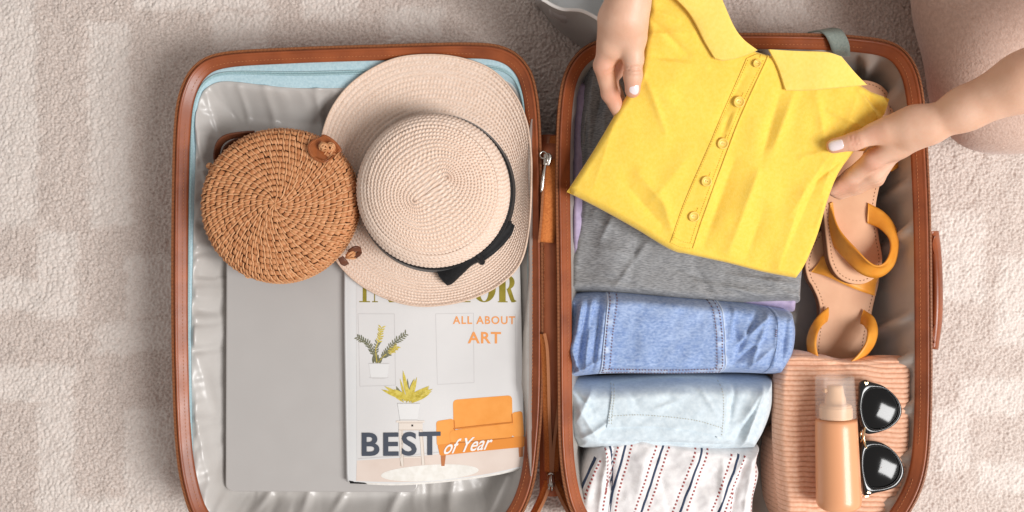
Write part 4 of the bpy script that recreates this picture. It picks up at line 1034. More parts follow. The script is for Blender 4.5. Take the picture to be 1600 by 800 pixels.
stripes = [[(981, 681), (972, 720), (958, 767), (950, 815)], [(1041, 685), (1025, 730), (1002, 800), (992, 830)], [(1101, 694), (1085, 738), (1062, 800), (1052, 830)], [(1156, 711), (1140, 752), (1122, 800), (1110, 832)],
           [(952, 692), (957, 715), (957, 745), (955, 768)], [(931, 716), (921, 740), (908, 772), (898, 815)]]
red = MB()
for k, q in enumerate(stripes):
    obj('stripe', ss_.strip(q, .0024, .0003, 90, th=.0005), M['st_navy'], t)
    q = np.asarray(q, float)
    for off in ((-11, 0), (9, 2)) if k < 4 else (((-8, 2),) if k == 4 else ((7, 3),)):
        qq = q + off; P = W2(spline(qq, 200), ss_.z0); L = np.linalg.norm(np.diff(P, axis=0), axis=1).sum(); nd = int(L/.0040); sp = spline(qq, nd*2)
        for i in range(nd):
            ss_.strip(np.array([sp[2*i], sp[2*i+1]]), .0021, .0003, 3, red, .0005, 3)
for qq in ([(1186, 712), (1180, 760), (1174, 820)], [(1146, 770), (1140, 810)]):
    P = W2(spline(qq, 200), ss_.z0); L = np.linalg.norm(np.diff(P, axis=0), axis=1).sum(); nd = int(L/.0040); sp = spline(qq, nd*2)
    for i in range(nd): ss_.strip(np.array([sp[2*i], sp[2*i+1]]), .0018, .0003, 3, red, .0005, 3)
obj('red_dashes', red, M['st_red'], t, kind='stuff')
cf = Cloth([[(912, 722), (930, 714), (944, 718)], [(944, 718), (938, 760), (930, 800)], [(890, 800), (910, 806), (930, 800)], [(912, 722), (902, 750), (890, 800)]], .088, .04, .010, folds=[((925, 720), (910, 790), 4, -.003)], amp=.003, ns=50, seed=46)
obj('sleeve', cf.mesh(30, 40), M['white_c'], t)

# peach corduroy
RIB = .0054
def ribs(X, Y):
    yy_ = Y + .0016*fbm(X*22, Y*8, 71, 3)*2 + .010*(X - .36)*.4
    return .0021*(np.abs(np.sin(np.pi*yy_/RIB))**.6 - .7)
cd = Cloth([[(1224, 556), (1247, 549), (1290, 556), (1325, 563), (1382, 558), (1428, 559)], [(1428, 559), (1430, 580), (1427, 700), (1420, 850)], [(1230, 850), (1320, 850), (1420, 850)], [(1224, 556), (1216, 590), (1214, 631), (1216, 720), (1230, 850)]],
           .0985, .076, .009, folds=[((1225, 570), (1415, 568), 6, -.0022), ((1215, 556), (1420, 562), 6, .002), ((1300, 556), (1322, 580), 8, -.003), ((1240, 620), (1245, 780), 14, .002)], amp=.003, ns=20, seed=51, extra=ribs)
def groove(X, Y):  # mask that darkens the colour between ribs, imitating occlusion there
    yy_ = Y + .0016*fbm(X*22, Y*8, 71, 3)*2 + .010*(X - .36)*.4
    return .8*np.clip(1 - np.abs(np.sin(np.pi*yy_/RIB))/.42, 0, 1)
t = piece('corduroy_garment', 'peach ribbed corduroy garment folded under the bottle and sunglasses', 'garment', (1315, 690), .03)
cloth_obj('cloth', cd, 110, 460, M['cord'], t, ('ground', groove))
for k, (x0, zz) in enumerate(((1204, .060), (1210, .074))):
    c3 = Cloth([[(x0, 690), (x0 + 14, 676), (x0 + 40, 680)], [(x0 + 40, 680), (x0 + 42, 850)], [(x0 + 6, 850), (x0 + 42, 850)], [(x0, 690), (x0 - 2, 740), (x0 + 6, 850)]], zz, .02, .008, amp=.003, ns=30, seed=53 + k, extra=ribs)
    cloth_obj('under_fold', c3, 24, 150, M['cord'], t, ('ground', groove))
# ------------------------------------------------------------------ sandals
def sandal(name, label, outline_px, z, th_, tilt=(0, 0)):
    o = spline(W2(outline_px, z), 120, True); c = o.mean(0); t = thing(name, label, 'sandal', (*c, z - th_), 'pair of tan sandals')
    zz = lambda q: z + tilt[0]*(q[:, 0] - c[0]) + tilt[1]*(q[:, 1] - c[1])
    def slab(off, z0, z1, bev):
        T = np.roll(o, -1, 0) - np.roll(o, 1, 0); T /= np.linalg.norm(T, axis=1)[:, None]; ar = .5*np.sum(o[:, 0]*np.roll(o[:, 1], -1) - np.roll(o[:, 0], -1)*o[:, 1])
        inn = np.stack([-T[:, 1], T[:, 0]], -1)*np.sign(ar); q = o + inn*off
        return disc_prism(q if ar > 0 else q[::-1], (zz(q) + z0) if ar > 0 else (zz(q) + z0)[::-1], (zz(q) + z1) if ar > 0 else (zz(q) + z1)[::-1], bev), q
    obj('sole', slab(0, -th_, -.0022, .001)[0], M['sole'], t, smooth=False)
    ins = obj('insole', slab(.0004, -.0022, 0, .0009)[0], M['insole'], t, smooth=False)
    q = slab(.0042, 0, 0, 0)[1]; L = np.linalg.norm(np.roll(q, -1, 0) - q, axis=1).sum(); d = spline(np.c_[q, zz(q)], int(L/.0040), True); mb = MB()
    for i in range(len(d)):
        tt = d[(i+1) % len(d)] - d[i]; m = d[i] + [0, 0, .0001]; nn = np.array([-tt[1], tt[0], 0]); nn = nn/np.linalg.norm(nn)*.0006; tt = tt*.32
        mb.add([m - tt, m + nn, m + tt, m - nn, m + [0, 0, .0006]], [(0,3,4),(3,2,4),(2,1,4),(1,0,4)])
    obj('stitching', mb, M['sole'], ins, kind='stuff')
    return t
s2 = sandal('sandal', 'tan sandal with mustard heel strap, lower one, tucked under the corduroy', [(1262, 436), (1268, 446), (1278, 468), (1281, 490), (1276, 520), (1274, 560), (1285, 600), (1310, 615), (1338, 600), (1350, 560), (1356, 524), (1362, 494), (1367, 470), (1374, 440), (1376, 400), (1360, 370), (1310, 350), (1272, 370), (1258, 410)], .052, .012, (0, .02))
obj('heel_strap', ribbon(W3([(1294, 480, .055), (1276, 496, .066), (1264, 518, .074), (1261, 540, .077), (1270, 566, .078), (1300, 584, .078), (1336, 570, .078), (1362, 545, .077), (1371, 520, .074), (1366, 497, .066), (1350, 484, .055)]),
                         W3([(1292, 502, .056), (1284, 510, .074), (1277, 522, .086), (1275, 542, .090), (1282, 562, .090), (1305, 576, .090), (1332, 563, .090), (1351, 540, .090), (1356, 520, .085), (1351, 510, .072), (1345, 506, .056)]), .0016, 90, 7, .001), M['mustard'], s2)
obj('toe_strap', ribbon(W3([(1284, 402, .056), (1300, 398, .066), (1330, 402, .068), (1358, 412, .066), (1374, 430, .057)]), W3([(1268, 425, .056), (1292, 432, .064), (1318, 444, .066), (1342, 454, .063), (1366, 462, .056)]), .0022, 40, 8, .002), M['mustard'], s2)
s1 = sandal('sandal', 'tan sandal with mustard ankle strap, upper one, lying beside the yellow polo shirt', [(1291, 380), (1287, 340), (1281, 290), (1283, 220), (1296, 156), (1320, 131), (1352, 124), (1382, 136), (1397, 166), (1397, 215), (1384, 262), (1373, 300), (1369, 330), (1374, 372), (1379, 405), (1373, 428), (1352, 443), (1328, 443), (1307, 431), (1295, 408)], .078, .014, (0, -.01))
obj('ankle_strap', ribbon(W3([(1296, 376, .074), (1318, 402, .086), (1346, 428, .092), (1374, 433, .093), (1397, 413, .090), (1404, 376, .085), (1396, 350, .082), (1380, 331, .081), (1356, 317, .0795)]),
                          W3([(1298, 322, .080), (1311, 358, .095), (1338, 390, .108), (1363, 414, .113), (1381, 412, .113), (1391, 393, .107), (1389, 373, .098), (1374, 357, .088), (1356, 349, .0800)]), .0017, 90, 8, .0015), M['mustard'], s1)
obj('strap_end', ribbon(W3([(1296, 318, .0795), (1298, 330, .0800)]), W3([(1301, 316, .0795), (1304, 342, .0800)]), .0018, 8, 5), M['mustard'], s1)
obj('strap_buckle_loop', ribbon(W3([(1392, 268, .080), (1402, 262, .078), (1408, 254, .070)]), W3([(1386, 252, .084), (1398, 246, .082), (1406, 240, .072)]), .0018, 16, 6), M['mustard'], s1)
obj('toe_strap', ribbon(W3([(1286, 250, .079), (1310, 240, .098), (1345, 236, .102), (1378, 240, .096), (1392, 250, .079)]), W3([(1284, 200, .079), (1310, 190, .098), (1348, 186, .102), (1380, 190, .096), (1398, 204, .079)]), .0018, 40, 8, .002), M['mustard'], s1)

# ------------------------------------------------------------------ spray bottle
bz = .1245
A_, B_b = W(1304, 586, bz), W(1311, 797, bz); ax = (B_b - A_); LB = np.linalg.norm(ax); ax /= LB
bot = thing('spray_bottle', 'peach plastic spray bottle with frosted clear cap lying on the corduroy', 'bottle', (*((A_ + B_b)/2)[:2], bz - .022))
f = LB/211.
body = [(68*f, .0), (68*f, .0150), (70*f, .0208), (73*f, .0214)] + [(y*f, .0214 + .0018*(y - 73)/120) for y in np.linspace(80, 193, 8)] + [(200*f, .0228), (205*f, .0212), (209*f, .0175), (211*f, .012), (210*f, .004), (210*f, 0)]
obj('bottle_body', lathe(body, 56, A_, ax), M['bottle'], bot)
cap = [(66.5*f, .0206), (66*f, .0210), (40*f, .0208), (12*f, .0203), (4*f, .0200), (1*f, .0188), (0, .016), (0, 0)]
cap += [(.0012, 0), (.0012, .0155), (.0018, .0186), (.006, .0192), (40*f, .0198), (66*f, .0200)]
obj('cap', lathe(cap, 56, A_, ax), M['cap'], bot)
nz = [(68*f, .0165), (48*f, .0165), (46*f, .0155), (45.5*f, .0112), (36*f, .0104), (33*f, .0096), (22*f, .0085), (17*f, .0080), (16*f, .0070), (16*f, 0)]
no = obj('nozzle', lathe(nz, 40, A_, ax), M['nozzle'], bot)
u = np.cross(ax, [0, 0, 1.]); u /= np.linalg.norm(u)
obj('spout', tube([A_ + ax*24*f + u*.006, A_ + ax*24*f + u*.0115], .0026, 10), M['nozzle'], no)
rings = [(r*f, .0168 if (i % 2) else .0172) for i, r in enumerate(np.linspace(50, 66, 9))]
obj('collar', lathe(rings, 40, A_, ax), M['nozzle'], bot)

# ------------------------------------------------------------------ sunglasses
sg = thing('sunglasses', 'black sunglasses with dark round lenses lying on the corduroy beside the bottle', 'sunglasses', W(1376, 686, .104))
FZ = .1230
F1 = [(1353, 594), (1361, 597), (1382, 604), (1402, 622), (1409.5, 640), (1405, 656), (1390, 669), (1367, 677.5), (1353, 677), (1346, 661), (1342, 640), (1343, 618), (1345, 600)]
L1 = [(1356, 610), (1378, 607), (1394, 616), (1404, 634), (1402, 652), (1388, 666), (1370, 671), (1356, 666), (1348, 650), (1347, 628)]
F2 = [(1349, 691), (1367, 689.5), (1384, 695), (1402, 710), (1412, 729), (1412.5, 744), (1402, 760), (1386, 767), (1368, 771), (1358, 775), (1351, 774), (1348, 752), (1345, 730), (1345, 706)]
L2 = [(1355, 702), (1373, 697), (1392, 704), (1405, 722), (1406, 740), (1396, 755), (1378, 762), (1360, 760), (1351, 744), (1349, 720)]
def front_z(X, Y, c):                       # rims curve away from the bridge and tip towards the window
    return FZ - .0022*((Y - c[1])/.03)**2 - .0016*((X - c[0])/.024)**2 + .004*(X - c[0])/.024*0
for fo, le, tip in ((F1, L1, 1), (F2, L2, -1)):
    fo_ = spline(W2(fo, FZ), 90, True); le_ = spline(W2(le, FZ), 360, True); c = le_.mean(0)
    an = np.unwrap(np.arctan2(fo_[:, 1] - c[1], fo_[:, 0] - c[0])); d = ((fo_[:, None] - le_[None])**2).sum(2)
    la = np.arctan2(le_[:, 1] - c[1], le_[:, 0] - c[0]); o2 = np.argsort(la); lr = np.hypot(*(le_ - c).T)[o2]; la = la[o2]
    fa = np.arctan2(fo_[:, 1] - c[1], fo_[:, 0] - c[0]); rr = np.interp(fa, np.r_[la - 2*np.pi, la, la + 2*np.pi], np.tile(lr, 3))
    inn_ = c + np.stack([rr*np.cos(fa), rr*np.sin(fa)], -1)
    def P(q, dz): return np.c_[q, front_z(q[:, 0], q[:, 1], c) + dz]
    m_ = .5*fo_ + .5*inn_
    G = np.stack([P(inn_, -.002), P(inn_, .0006), P(.85*inn_ + .15*fo_, .0016), P(m_, .0019), P(.9*fo_ + .1*inn_, .0014), P(fo_, .0002), P(fo_, -.003), P(m_, -.0036)], 1)
    fr = obj('rim', grid(G, True, True, flip=True), M['acetate'], sg)
    n = 90; inn2 = c + (inn_ - c)*1.01; ts = np.linspace(1, .02, 20)
    G = np.stack([np.c_[c + (inn2 - c)*t, front_z(*(c + (inn2 - c)*t).T, c) - .0004 + .0021*(1 - t*t)] for t in ts], 1)
    obj('lens', grid(G, True, False, flip=True), M['lens'], sg)
    # bevelled highlight ring set into the rim
    obj('lens_groove', tube(np.c_[inn_, front_z(*inn_.T, c) + .0008], .00022, 5, True), M['groove'], fr)
for (x, y), d in (((1354, 600), 1), ((1358, 768), -1)):
    a = W2([(x - 3.6, y - 3*d), (x + 3.6, y - 3*d), (x + .2, y + 5*d)], FZ); obj('stud', disc_prism(a, FZ - .006, FZ - .0002, .0003), M['gold'], sg, smooth=False)
obj('bridge', tube(spline(W3([(1352, 668, .122), (1350, 676, .125), (1349.5, 684, .126), (1351, 692, .125), (1353, 699, .122)]), 20), .0014, 8), M['gold'], sg)
for x, y in ((1345, 678), (1346, 690)): obj('nose_pad', lathe([(-.0035, 0), (-.003, .0009), (0, .0014), (.003, .0009), (.0035, 0)], 10, W(x, y, .116), (.2, 1, .1)), M['gold'], sg)
obj('temple', ribbon(W3([(1349, 598, .121), (1345, 640, .110), (1346, 700, .107), (1350, 760, .106)]), W3([(1346, 598, .116), (1342, 640, .105), (1343, 700, .1035), (1347, 760, .103)]), .0026, 40, 5), M['acetate'], sg)
obj('temple', ribbon(W3([(1352, 772, .121), (1347, 735, .115), (1345, 690, .112), (1347, 630, .109)]), W3([(1349, 772, .116), (1344, 735, .110), (1342, 690, .108), (1344, 630, .105)]), .0026, 40, 5), M['acetate'], sg)
obj('hinge', disc_prism(W2([(1351, 772), (1359, 772), (1358, 777), (1352, 778)], .118), .112, .117, .0004), M['gold'], sg, smooth=False)
# ------------------------------------------------------------------ yellow polo shirt held above the case
PZ = .165; kP = S*(H - PZ)/H
def polo_base(X, Y):
    px = X/kP + 800; py = 400 - Y/kP
    return .1505 + .000165*(220 - py) + .00002*(px - 1100) + .004*np.cos((px - 1100)/160.)
TH = .0085
pl = Cloth([[(1010, 6), (1040, -1), (1085, 6), (1128, 50), (1182, 88), (1240, 91), (1300, 103), (1345, 138), (1389, 155)], [(1389, 155), (1381, 181), (1354, 214), (1338, 238), (1318, 268), (1304, 310), (1292, 365), (1276, 412), (1262, 436)],
            [(888, 297), (940, 323), (1000, 356), (1056, 389), (1090, 398), (1150, 411), (1205, 425), (1262, 436)], [(1010, 6), (1006, 60), (998, 115), (965, 172), (928, 235), (888, 297)]],
           lambda X, Y: polo_base(X, Y) + TH, polo_base, .0065,
           folds=[((1005, 60), (1075, 62), 11, .0045), ((1010, 95), (1060, 95), 9, -.003), ((1008, 25), (1050, 40), 7, .003), ((1000, 130), (1060, 170), 16, .0035), ((960, 190), (930, 290), 20, .003), ((985, 290), (1040, 350), 12, -.0035), ((1000, 270), (1060, 340), 10, .003),
                  ((1110, 380), (1150, 250), 13, -.0055), ((1150, 390), (1195, 240), 14, .005), ((1215, 150), (1190, 260), 10, -.0045), ((1235, 150), (1210, 230), 9, .004), ((1270, 150), (1290, 230), 9, .003), ((1330, 160), (1290, 300), 15, .0035), ((1345, 150), (1380, 182), 6, -.004),
                  ((1335, 145), (1372, 190), 5, .004), ((1300, 235), (1245, 330), 16, .004), ((1290, 260), (1240, 400), 12, -.0035), ((1260, 300), (1230, 420), 10, .003), ((1160, 120), (1120, 200), 9, -.003), ((1080, 240), (1010, 330), 14, .002), ((1035, 300), (1060, 370), 8, .003), ((1200, 330), (1180, 400), 12, -.003), ((1003, 120), (1040, 205), 6, .003), ((1002, 95), (1100, 110), 5, .0025), ((1012, 40), (1070, 90), 5, -.003), ((1335, 225), (1255, 245), 6, .0035), ((1330, 240), (1270, 290), 5, -.003), ((1345, 200), (1290, 175), 5, .003), ((1318, 268), (1290, 350), 5, .003), ((1140, 180), (1128, 215), 4, -.003), ((1148, 175), (1140, 200), 3, .003)],
           amp=.0050, ns=15, seed=81, zref=PZ, fk=.92)
polo = thing('polo_shirt', 'yellow polo shirt with five buttons, folded and held up by both hands', 'polo shirt', W(1130, 230, .14))
obj('shirt_body', pl.mesh(200, 170, True), M['yellow'], polo)
pkt = obj('placket', pl.patch([[(1160, 97), (1176, 91), (1191, 93)], [(1191, 93), (1152, 190), (1112, 310), (1089, 389)], [(1054, 379), (1070, 386), (1089, 389)], [(1160, 97), (1116, 210), (1076, 310), (1054, 379)]], .0010, 14, 120), M['yellow'], polo)
mb = MB()
pl.strip([(1193, 92), (1154, 190), (1114, 310), (1091, 388)], .0022, .0024, 110, mb)
obj('placket_edge', mb, M['yellow'], pkt)
mb = MB()
for q in ([(1162, 99), (1118, 210), (1078, 310), (1056, 378)], [(1056, 379), (1072, 386), (1088, 388)], [(1060, 370), (1074, 377), (1090, 380)], [(1185, 100), (1147, 190), (1107, 310), (1086, 380)]): pl.stitches(q, .0024, .0019, .0008, .0008, mb, base=.0010)
obj('placket_stitching', mb, M['yellow_thr'], pkt, kind='stuff')
for k, (x, y, r) in enumerate(((1175, 105, 6.5), (1152, 161, 9), (1130, 224, 9), (1107, 282, 8.6), (1090, 337, 8.6))):
    r = r*kP; c = W2([(x, y)], PZ)[0]; z = float(pl.f(np.array([c[0]]), np.array([c[1]]))[0]) + .0016
    pr = [(.0, r*.9), (.0010, r), (.0019, r*.97), (.0023, r*.86), (.0021, r*.74), (.0014, r*.66), (.0012, r*.3), (.0013, 0)]
    b = obj('button', lathe(pr, 28, (*c, z), (.03, -.12, 1)), M['yellow_btn'], polo)
    hs = MB()
    for dx, dy in ((-.0011, .0004), (.0011, -.0004)): hs.add(*lathe([(0, 0), (0, .00055), (.0004, 0)], 8, (c[0] + dx, c[1] + dy, z + .0013), (0, 0, 1)))
    obj('button_hole', hs, M['btn_hole'], b, kind='stuff')
    mbh = MB(); t_ = np.array([36, -90.])/97*7
    pl.stitches([(x + 4, y - 8), (x + 4 + t_[0], y - 8 + t_[1])], .0014, .0016, .0012, .0024, mbh)
    obj('buttonhole_stitch', mbh, M['yellow_thr'], pkt, kind='stuff')
def collar_piece(sides, lift, seed):
    G = coons(*[W2(spline(x, 40), PZ) for x in sides], 50, 40, True); X, Y = G[..., 0], G[..., 1]
    v = np.linspace(0, 1, 40)[None]
    u_c = np.linspace(-1, 1, 50)[:, None]
    Z = polo_base(X, Y) + TH + .0030 + lift*(1 - v)**2*.007 + .0040*np.sin(np.pi*np.clip(v*.9 + .1, 0, 1))*(1 - .5*u_c**2) + .0045*fbm(X*22, Y*22, seed, 2) + .0020*v**6
    top = np.dstack([X, Y, Z]); bot = top - [0, 0, .0026]
    mb = MB().add(*grid(top, flip=True)).add(*grid(bot))
    r1 = np.concatenate([top[:, 0], top[-1, 1:], top[::-1, -1][1:], top[0, ::-1][1:]]); r0 = np.concatenate([bot[:, 0], bot[-1, 1:], bot[::-1, -1][1:], bot[0, ::-1][1:]])
    mid = .5*(r1 + r0); c = G.reshape(-1, 2).mean(0); dv = mid[:, :2] - c; mid[:, :2] += dv/np.linalg.norm(dv, axis=1)[:, None]*.0008
    mb.add(*grid(np.stack([r1, mid, r0], 0)))
    o = obj('collar', mb, M['yellow_rib'], polo)
    return o
collar_piece([[(1035, 3), (1062, -6), (1092, -4), (1113, 12)], [(1113, 12), (1133, 50), (1150, 70), (1173, 86)], [(1110, 97), (1124, 100), (1150, 95), (1173, 86)], [(1035, 3), (1070, 36), (1093, 72), (1110, 97)]], 1., 91)
collar_piece([[(1191, 86), (1237, 89), (1277, 91), (1300, 97)], [(1300, 97), (1320, 117), (1345, 137)], [(1222, 144), (1260, 144), (1300, 141), (1345, 137)], [(1191, 86), (1208, 112), (1222, 144)]], .6, 92)
obj('neck_band', ribbon(W3([(1120, 40, .192), (1146, 70, .186), (1180, 90, .180)]), W3([(1114, 52, .186), (1142, 80, .180), (1176, 98, .174)]), .0022, 24, 5), M['yellow_rib'], polo)

# ------------------------------------------------------------------ person
def surface_nets(F, org, h):
    S_ = F < 0
    nx, ny, nz = F.shape
    cnt = np.zeros((nx-1, ny-1, nz-1), np.int8)
    cor = [(a, b, c) for a in (0, 1) for b in (0, 1) for c in (0, 1)]
    for a, b, c in cor: cnt += S_[a:nx-1+a, b:ny-1+b, c:nz-1+c]
    act = (cnt > 0) & (cnt < 8); idx = np.argwhere(act)
    vid = np.full(act.shape, -1, np.int64); vid[act] = np.arange(len(idx))
    val = [F[idx[:, 0]+a, idx[:, 1]+b, idx[:, 2]+c] for a, b, c in cor]
    acc = np.zeros((len(idx), 3)); n = np.zeros(len(idx))
    for i in range(8):
        for j in range(i+1, 8):
            d = np.array(cor[j]) - cor[i]
            if np.abs(d).sum() != 1: continue
            m = (val[i] < 0) != (val[j] < 0); t = val[i]/(val[i] - val[j] + 1e-20)
            acc += np.where(m[:, None], np.array(cor[i]) + t[:, None]*d, 0); n += m
    V = (idx + acc/n[:, None])*h + org
    Fs = []
    for ax in range(3):
        sl0 = [slice(None)]*3; sl1 = [slice(None)]*3; sl0[ax] = slice(0, -1); sl1[ax] = slice(1, None)
        a, b = S_[tuple(sl0)], S_[tuple(sl1)]
        e = np.argwhere(a != b); o1, o2 = [(1, 2), (2, 0), (0, 1)][ax]
        e = e[(e[:, o1] > 0) & (e[:, o2] > 0) & (e[:, o1] < F.shape[o1]-1) & (e[:, o2] < F.shape[o2]-1)]
        def g(d1, d2):
            q = e.copy(); q[:, o1] += d1; q[:, o2] += d2; return vid[q[:, 0], q[:, 1], q[:, 2]]
        Q = np.stack([g(-1, -1), g(0, -1), g(0, 0), g(-1, 0)], 1)
        fl = a[tuple(e.T)]; Q[~fl] = Q[~fl][:, ::-1]; Fs.append(Q)
    return V, np.vstack(Fs).tolist()
def smin(a, b, k):
    h = np.clip(.5 + .5*(b - a)/k, 0, 1); return b + (a - b)*h - k*h*(1 - h)
def cone(P, a, b, ra, rb, sq=None):
    a = np.asarray(a, np.float32); b = np.asarray(b, np.float32); d = b - a; t = np.clip(((P - a) @ d)/(d @ d), 0, 1)
    q = P - a - t[..., None]*d
    return np.sqrt((q*q).sum(-1)) - (ra + (rb - ra)*t)
def chain(P, pts, rs, k=.004):
    d = None
    for i in range(len(pts) - 1):
        c = cone(P, pts[i], pts[i+1], rs[i], rs[i+1]); d = c if d is None else smin(d, c, k)
    return d
def field(lo, hi, h, fn):
    ax = [np.arange(lo[i], hi[i] + h, h, dtype=np.float32) for i in range(3)]
    F = np.empty([len(a) for a in ax], np.float32)
    for i0 in range(0, len(ax[0]), 24):
        P = np.stack(np.meshgrid(ax[0][i0:i0+24], ax[1], ax[2], indexing='ij'), -1); F[i0:i0+24] = fn(P)
    return surface_nets(F, np.array(lo), h)
def wrinkle(P, c, ax, up, pitch, n, w, amp):
    """short skin folds across the joint on its upper side"""
    c = np.asarray(c, np.float32); ax = np.asarray(ax, np.float32); ax = ax/np.linalg.norm(ax)
    q = P - c; s = q @ ax; r = np.sqrt(((q - s[..., None]*ax)**2).sum(-1)); u = (q @ np.asarray(up, np.float32))
    e = np.zeros(s.shape, np.float32)
    for k in range(n): e += np.exp(-((s - (k - (n-1)/2)*pitch)/.0009)**2)*(1 - .25*abs(k - (n-1)/2))
    return amp*e*np.clip(u/.006, 0, 1)*(r < w)
p3 = lambda x, y, z: W(x, y, z)
person = thing('person', 'person in beige trousers kneeling beside the suitcase, both hands holding the polo shirt', 'person', (.5, .45, 0))
# right hand (left in the picture): wrist comes down from the top edge
LE = np.array([.150, .47, .37])
def hand_a(P):
    w = p3(984, -8, .222)
    d = chain(P, [LE, w], [.034, .0160], .01)
    d = smin(d, cone(P, w, p3(976, 28, .216), .0160, .0180), .008)
    palm = smin(cone(P, w, p3(957, 72, .196), .0150, .0135), cone(P, p3(982, 20, .214), p3(988, 58, .206), .0175, .0135), .012)
    palm = smin(palm, cone(P, p3(962, 30, .205), p3(958, 70, .180), .016, .013), .012); palm = smin(palm, cone(P, p3(963, 62, .186), p3(958, 108, .164), .0125, .0110), .006)
    d = smin(d, palm, .012)
    th_ = chain(P, [p3(986, 48, .208), p3(990, 92, .201), p3(989, 118, .197), p3(988.5, 141, .1925)], [.0130, .0096, .0089, .0076], .004)
    out = smin(d, th_, .0075)
    for k, dz_ in enumerate((0, -.0165, -.032, -.046)):
        s_ = [1, 1.03, .97, .84][k]
        f_ = chain(P, [p3(956, 62, .196 + dz_*.8), p3(943 + 1.5*k, 102, .186 + dz_), p3(953 + 3*k, 146, .166 + dz_*.9), p3(972 + 4*k, 184, .152 + dz_*.75)], [.0118*s_, .0098*s_, .0086*s_, .0068*s_], .0035)
        out = smin(out, np.where(True, smin(d, f_, .0060), 0), .0016)
    out = out + wrinkle(P, p3(989.5, 108, .198), p3(988.5, 141, .1925) - p3(990, 92, .201), (0, 0, 1), .0032, 3, .013, .0018)
    out = out + wrinkle(P, p3(944, 112, .186), p3(953, 146, .166) - p3(941, 102, .186), (.6, .1, .8), .0045, 2, .013, .0010)
    return out
lo = np.minimum(p3(920, 200, .10), LE) ; hi = np.maximum(p3(1025, -30, .24), LE)
VA, FA = field((.075, .125, .085), (.165, .285, .262), .0014, hand_a)
# left hand (right in the picture) with the forearm leaving at the right edge
RE = np.array([.585, .222, .335])
def hand_b(P):
    w = p3(1452, 196, .206)
    d = chain(P, [RE, p3(1600, 128, .255), p3(1508, 170, .224), w], [.035, .0256, .0190, .0154], .010)
    d = smin(d, cone(P, w, p3(1425, 199, .200), .0158, .0165), .008)
    palm = smin(cone(P, w, p3(1398, 229, .178), .0145, .0118), cone(P, p3(1428, 192, .200), p3(1388, 203, .192), .0165, .0125), .012)
    palm = smin(palm, cone(P, p3(1424, 208, .188), p3(1400, 230, .162), .014, .0118), .010); palm = smin(palm, cone(P, p3(1402, 226, .174), p3(1366, 244, .154), .0125, .0105), .006)
    d = smin(d, palm, .008)
    th_ = chain(P, [p3(1394, 203, .192), p3(1366, 209, .187), p3(1335, 221, .182), p3(1303, 228, .1755)], [.0128, .0104, .0089, .0075], .004)
    out = smin(d, th_, .0075)
    for k, dz_ in enumerate((0, -.0160, -.031, -.044)):
        s_ = [1, 1.03, .97, .84][k]
        f_ = chain(P, [p3(1398, 227, .180 + dz_*.8), p3(1363 + 2*k, 250 + (14 if k else 0) + 5*k, .166 + dz_), p3(1330 + 3*k, 276 + (8 if k else 0) + 3*k, .144 + dz_*.7), p3(1301 + 4*k, 295 + 3*k, .131 + dz_*.45)], [.0122*s_, .0098*s_, .0084*s_, .0068*s_], .0035)
        out = smin(out, smin(d, f_, .0060), .0016)
    out = out + wrinkle(P, p3(1335, 221, .182), p3(1303, 228, .1755) - p3(1366, 209, .187), (0, 0, 1), .0032, 3, .013, .0018)
    return out
VB, FB = field((.295, .05, .075), (.545, .235, .335), .0017, hand_b)
SH_A, SH_B = np.array([.285, .60, .53]), np.array([.620, .545, .53])
def rest(P):
    d = chain(P, [LE + [-.008, -.030, -.02], LE, SH_A], [.034, .040, .050], .02)
    d = np.minimum(d, chain(P, [RE + [-.05, -.026, -.035], RE, SH_B], [.0320, .037, .050], .02))
    d = smin(d, cone(P, SH_A, SH_B, .05, .05), .02); d = smin(d, cone(P, (.45, .60, .53), (.45, .55, .66), .055, .052), .02)
    return np.minimum(d, smin(cone(P, (.45, .53, .74), (.45, .56, .76), .078, .088), cone(P, (.45, .48, .67), (.45, .50, .70), .035, .05), .04))
VC, FC = field((.08, .17, .24), (.70, .70, .90), .008, rest)
body = MB().add(VA, FA).add(VB, FB).add(VC, FC)
for V0, o0, e0 in ((VA, 0, LE), (VB, len(VA), RE)):            # stitch both forearms to the elbows inside the sleeve of flesh
    i = np.argsort(((V0 - e0)**2).sum(1))[:2]; j = ((VC - V0[i[0]])**2).sum(1).argmin(); body.f.append((int(i[0]) + o0, int(i[1]) + o0, int(j) + len(VA) + len(VB)))
bv = np.vstack(body.v); fl = np.zeros(len(bv))
for q, w_, a_ in ((p3(988.5, 141, .195), .011, .6), (p3(989.5, 108, .20), .008, .55), (p3(943, 104, .19), .013, .5), (p3(962, 150, .17), .016, .5), (p3(968, 105, .18), .012, .6), (p3(1303, 228, .178), .011, .6), (p3(1335, 221, .186), .009, .55),
                  (p3(1363, 255, .17), .012, .5), (p3(1315, 285, .14), .016, .5), (p3(1360, 232, .175), .010, .6), (p3(1366, 209, .195), .010, .35), (p3(985, 40, .22), .014, .25)):
    fl = np.maximum(fl, a_*np.exp(-((bv - q)**2).sum(1)/w_**2))
obj('body', body, M['skin'], person, attr={'flush': fl})
def clothes(P):
    d = smin(cone(P, (.45, .68, .18), (.45, .62, .50), .13, .115), cone(P, SH_A, SH_B, .07, .07), .06)
    d = smin(d, cone(P, SH_A, SH_A*.55 + LE*.45, .068, .058), .03); return smin(d, cone(P, SH_B, SH_B*.55 + RE*.45, .068, .058), .03)
obj('top', field((.14, .36, .10), (.74, .86, .64), .010, clothes), M['top'], person)
KN = np.array([.538, .188, .086])
